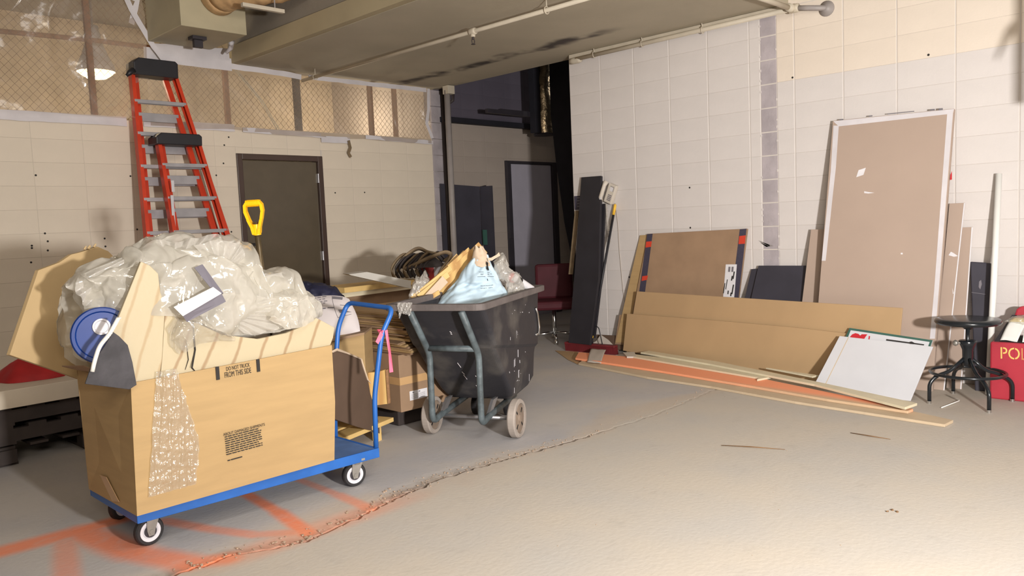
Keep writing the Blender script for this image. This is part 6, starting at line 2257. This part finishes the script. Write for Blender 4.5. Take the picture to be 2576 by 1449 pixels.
one(mb, 'dark_board_scrap', 'cardboard_dark', 'dark brown scrap at the wall foot behind the broom brace', 'board')

# maroon chair in the passage
t = empty('maroon_chair', (6.6, 5.8, 0), 'maroon vinyl chair with a chrome base in the dark passage behind the bin', 'chair')
CO = Vector((6.62, 5.80, 0))
CX, CY = Vector((0.697, -0.717, 0)), Vector((0.717, 0.697, 0))
cm = Matrix(((CX.x, CY.x, 0, CO.x), (CX.y, CY.y, 0, CO.y), (0, 0, 1, 0), (0, 0, 0, 1)))
mb = MB()
mb.box((-0.19, 0.18, 0.46), (0.24, 0.25, 0.86), cm)
mb.build('backrest', 'vinyl_maroon', t, bevel=0.03)
mb = MB()
mb.box((-0.24, -0.22, 0.37), (0.24, 0.22, 0.47), cm)
mb.build('seat', 'vinyl_maroon', t, bevel=0.03)
mb = MB()
mb.tube([cm @ Vector((0, 0, 0.08)), cm @ Vector((0, 0, 0.37))], 0.022, 12)
mb.build('post', 'chrome', t, smooth=True)
for k in range(4):
    a = PI / 4 * 0 + k * PI / 2
    mb = MB()
    mb.tube([cm @ Vector((0, 0, 0.10)), cm @ Vector((0.27 * math.cos(a), 0.27 * math.sin(a), 0.07))], [0.02, 0.014], 10)
    mb.lathe([(0.02, 0.0), (0.022, 0.02), (0.014, 0.06)], 12, Matrix.Translation(cm @ Vector((0.27 * math.cos(a), 0.27 * math.sin(a), 0))))
    mb.build('leg', 'chrome', t, smooth=True)

# ================================================================== RIGHT FOREGROUND
o, nr = leaner('black_roll', [(6.460, 1.601, 0.920), (6.459, 1.524, 0.915), (6.458, 1.466, 0.909), (6.301, 1.431, 0.004), (6.299, 1.526, -0.007)], 0.03, 'black_panel', 'black rubbery sheet leaning on the right wall beside the white pipe', 'sheet', bevel=0.008)
for pts in ([(6.435, 1.535, 0.777), (6.437, 1.523, 0.789), (6.432, 1.517, 0.758), (6.425, 1.525, 0.721), (6.428, 1.536, 0.737)], [(6.422, 1.580, 0.699), (6.420, 1.488, 0.688), (6.419, 1.488, 0.685), (6.421, 1.580, 0.696)]):
    on_panel(o, 'scuff', pts, nr, 'print_grey')
mb = MB()
a, b = Vector((6.20, 1.418, 0.0)), Vector((6.487, 1.427, 1.545))
mb.tube([a, b], 0.0205, 20)
o = one(mb, 'white_pipe', 'pvc_white', 'long white plastic pipe leaning on the right wall behind the stool', 'pipe', smooth=False)
for p in o.data.polygons:
    p.use_smooth = len(p.vertices) == 4

SXY = Vector((5.895, 1.472, 0))
t = empty('shop_stool', tuple(SXY), 'black metal swivel stool with a round seat and foot ring', 'stool')
mb = MB()
mb.lathe([(0.0, 0.575), (0.17, 0.575), (0.192, 0.571), (0.200, 0.560), (0.200, 0.548), (0.192, 0.538), (0.175, 0.535), (0.0, 0.535)], 40, Matrix.Translation(SXY), close=False)
mb.build('seat', 'stool_black', t, smooth=True)
mb = MB()
mb.lathe([(0.013, 0.30), (0.013, 0.535)], 14, Matrix.Translation(SXY))
mb.lathe([(0.05, 0.528), (0.02, 0.50)], 14, Matrix.Translation(SXY))
mb.build('screw_post', 'stool_black', t, smooth=True)
mb = MB()
mb.lathe([(0.0, 0.425), (0.05, 0.425), (0.056, 0.420), (0.045, 0.39), (0.033, 0.36), (0.031, 0.28), (0.028, 0.25), (0.0, 0.25)], 24, Matrix.Translation(SXY), close=False)
mb.build('hub', 'stool_black', t, smooth=True)
mb = MB()
kn = SXY + Vector((-0.055, 0.06, 0.41))
mb.tube([SXY + Vector((-0.02, 0.02, 0.41)), kn], 0.006, 8)
mb.lathe([(0.0, -0.016), (0.016, -0.011), (0.021, 0.0), (0.016, 0.011), (0.0, 0.016)], 14, Matrix.Translation(kn) @ Vector((-0.7, 0.7, 0)).to_track_quat('Z', 'Y').to_matrix().to_4x4(), close=False)
mb.build('knob', 'caster_steel', t, smooth=True)
mb = MB()
mb.tube([SXY + Vector((0.225 * math.cos(2 * PI * k / 48), 0.225 * math.sin(2 * PI * k / 48), 0.205)) for k in range(49)], 0.0105, 10, caps=False)
mb.build('foot_ring', 'stool_black', t, smooth=True)
for (x, y) in ((5.668, 1.291), (5.727, 1.661), (6.121, 1.619), (6.072, 1.245)):
    f = Vector((x, y, 0))
    out = (f - SXY).normalized()
    mb = MB()
    mb.tube(fillet([SXY + out * 0.025 + Vector((0, 0, 0.30)), SXY + out * 0.12 + Vector((0, 0, 0.215)), SXY + out * 0.205 + Vector((0, 0, 0.19)), f + Vector((0, 0, 0.14)), f + Vector((0, 0, 0.012))], 0.05, 5), 0.0125, 12)
    lg = mb.build('leg', 'stool_black', t, smooth=True)
    mb = MB()
    mb.lathe([(0.0145, 0), (0.0145, 0.018)], 12, Matrix.Translation(f))
    mb.build('glide', 'chrome', lg)

# red tool box lettered POL
t = empty('red_chest', (6.28, 1.1, 0), 'red lidded chest stencilled POL at the right edge behind the stool', 'chest')
mb = MB()
mb.box((6.09, 0.72, 0.0), (6.45, 1.385, 0.395))
mb.build('chest_body', 'cooler_red', t, bevel=0.012)
mb = MB()
mb.prism([(6.30, 1.30, 0.50), (6.30, 1.275, 0.60), (6.30, 1.25, 0.622), (6.30, 0.72, 0.622), (6.30, 0.72, 0.50)], (0.05, 0, 0))
mb.build('open_lid', 'cooler_red', t, bevel=0.012)
mb = MB()
mb.prism([(6.11, 1.365, 0.395), (6.30, 1.30, 0.56), (6.34, 1.29, 0.56), (6.15, 1.365, 0.395)], (0, -0.03, 0))
mb.build('lid_stay', 'dark_steel', t)
mb = MB()
mb.box((6.12, 0.75, 0.395), (6.42, 1.35, 0.402))
mb.build('chest_tray', 'shadow_gap', t)  # dark sheet painted as the shaded inside of the open chest
FRM = frame((6.0885, 1.255, 0.335), (0, -1, 0), (0, 0, 1))
text_mesh('stencil_letters', 'POL', 'stencil_yellow', 0.115, frame((6.0885, 1.243, 0.32), (0, -1, 0.02), (0, 0, 1)), t, 0.80)
for x in (-0.068, 0.002, 0.05):
    mb = MB()
    mb.box((x, -0.042, 0.0), (x + 0.005, 0.044, 0.0012), frame((6.0885, 1.243, 0.32), (0, -1, 0.02), (0, 0, 1)))
    mb.build('stencil_bridge', 'cooler_red', t)
mb = MB()
mb.grid(lambda a, b: (6.115 + 0.14 * b, 1.33 - 0.10 * a - 0.055 * b, 0.405 + 0.14 * math.sin(b * PI / 2) + 0.004 * math.sin(a * 5)), 8, 10)
one(mb, 'paper_slip', 'paper_white', 'white and yellow paper slip curling out of the red chest', 'paper', smooth=True, solid=0.001)
mb = MB()
mb.grid(lambda a, b: (6.20 + 0.055 * b, 1.295 - 0.10 * a - 0.022 * b, 0.523 + 0.022 * math.sin(b * PI / 2) + 0.004), 8, 5)
mb.build('yellow_band', 'paper_yellow', bpy.data.objects['paper_slip'], smooth=True, solid=0.001)
for (y0, y1) in ((1.20, 1.135), (1.115, 0.95)):
    mb = MB()
    mb.prism([(6.11, y0, 0.403), (6.11, y1, 0.403), (6.13, y1, 0.46), (6.13, y0 - 0.005, 0.46)], (0.02, 0, 0))
    one(mb, 'folded_paper', 'paper_white', 'folded white paper standing in the red chest' + (' beside the curling slip' if y0 > 1.15 else ' at the edge of the picture'), 'paper')
mb = MB()
mb.grid(heap_fn([(-0.02, 0.52, 0.53, 0, 0.02, 0.04, 0.52), (0.05, 0.50, 0.57, -0.02, 0.03, 0.07, 0.5), (0.12, 0.50, 0.575, -0.02, 0.03, 0.07, 0.5), (0.25, 0.52, 0.585, -0.02, 0.03, 0.07, 0.52), (0.4, 0.53, 0.58, 0.0, 0.03, 0.06, 0.53)], (0, -1, 0), (6.22, 1.30, 0), 0.015, 12, 5), 50, 30)
one(mb, 'plastic_scrap', 'poly_clear', 'crumpled clear plastic in the open lid of the red chest', 'plastic sheet', smooth=True)

# conduit of guessed shape, added unseen beyond the right edge to shade the right wall
t = empty('hanging_conduit', (5.44, 0.76, 1.90), 'grey conduit with a short side arm hanging beside the red chest, out of the picture', 'conduit')
mb = MB()
mb.tube([(5.44, 0.76, 1.90), (5.44, 0.76, 3.62)], 0.026, 12)
mb.build('drop_pipe', 'pipe_grey', t, smooth=True)
mb = MB()
mb.tube([(5.44, 0.76, 2.36), (5.42, 0.80, 2.30), (5.40, 0.855, 2.15)], [0.02, 0.022, 0.006], 10)
mb.build('side_arm', 'pipe_grey', t, smooth=True)
# small things on the floor
mb = MB()
mb.tube(fillet([(6.03, 1.64, 0.006), (5.875, 1.51, 0.012), (5.63, 1.56, 0.004)], 0.03, 4), 0.0035, 8)
one(mb, 'bent_wire', 'pvc_white', 'thin white wire bent to a V on the floor by the stool', 'wire', smooth=True)
for (pts, lab) in (([(4.032, 2.281, 0.004), (4.09, 2.13, 0.008), (4.167, 1.958, 0.003)], 'long thin twig on the bare floor in front of the boards'), ([(4.707, 1.80, 0.003), (4.69, 1.68, 0.007), (4.70, 1.57, 0.003)], 'shorter thin twig on the floor right of the long one')):
    mb = MB()
    mb.tube(pts, [0.002, 0.0035, 0.0015], 6)
    one(mb, 'twig', 'twig', lab, 'twig', smooth=True)
rr = random.Random(31)
mb = MB()


def chip(mb, x, y, s):
    R3 = Matrix.Translation((x, y, s * 0.3)) @ Matrix.Rotation(rr.uniform(0, 6), 4, 'Z') @ Matrix.Rotation(rr.uniform(-.5, .5), 4, 'X')
    vs = [R3 @ (Vector((math.cos(a) * s * rr.uniform(.6, 1), math.sin(a) * s * rr.uniform(.6, 1), h * s * 0.35))) for h in (-1, 1) for a in [k * 2 * PI / 5 for k in range(5)]]
    mb.add(vs, [(4, 3, 2, 1, 0), (5, 6, 7, 8, 9)] + [(k, (k + 1) % 5, 5 + (k + 1) % 5, 5 + k) for k in range(5)])


for k in range(330):
    x = rr.uniform(1.2, 3.6) if k < 250 else rr.uniform(3.0, 5.4)
    chip(mb, x, crack_y(x) + abs(rr.gauss(0, 0.05)) * (1 if rr.random() < 0.8 else -0.6), rr.choice((0.002, 0.003, 0.004, 0.006)) * (1.3 if x < 2.5 else 0.9))
for k in range(60):
    chip(mb, rr.uniform(2.0, 5.2), rr.uniform(1.2, 3.6), rr.choice((0.0015, 0.002, 0.003)))
tag(one(mb, 'rubble', 'rubble', 'crumbs of broken concrete scattered along the floor joint', 'rubble'), kind='stuff')
mb = MB()
for (x, y) in ((3.55, 1.20), (3.58, 1.19), (3.57, 1.165)):
    chip(mb, x, y, 0.008)
one(mb, 'debris_crumb', 'twig', 'small brown crumb of debris alone on the open floor at right', 'debris')
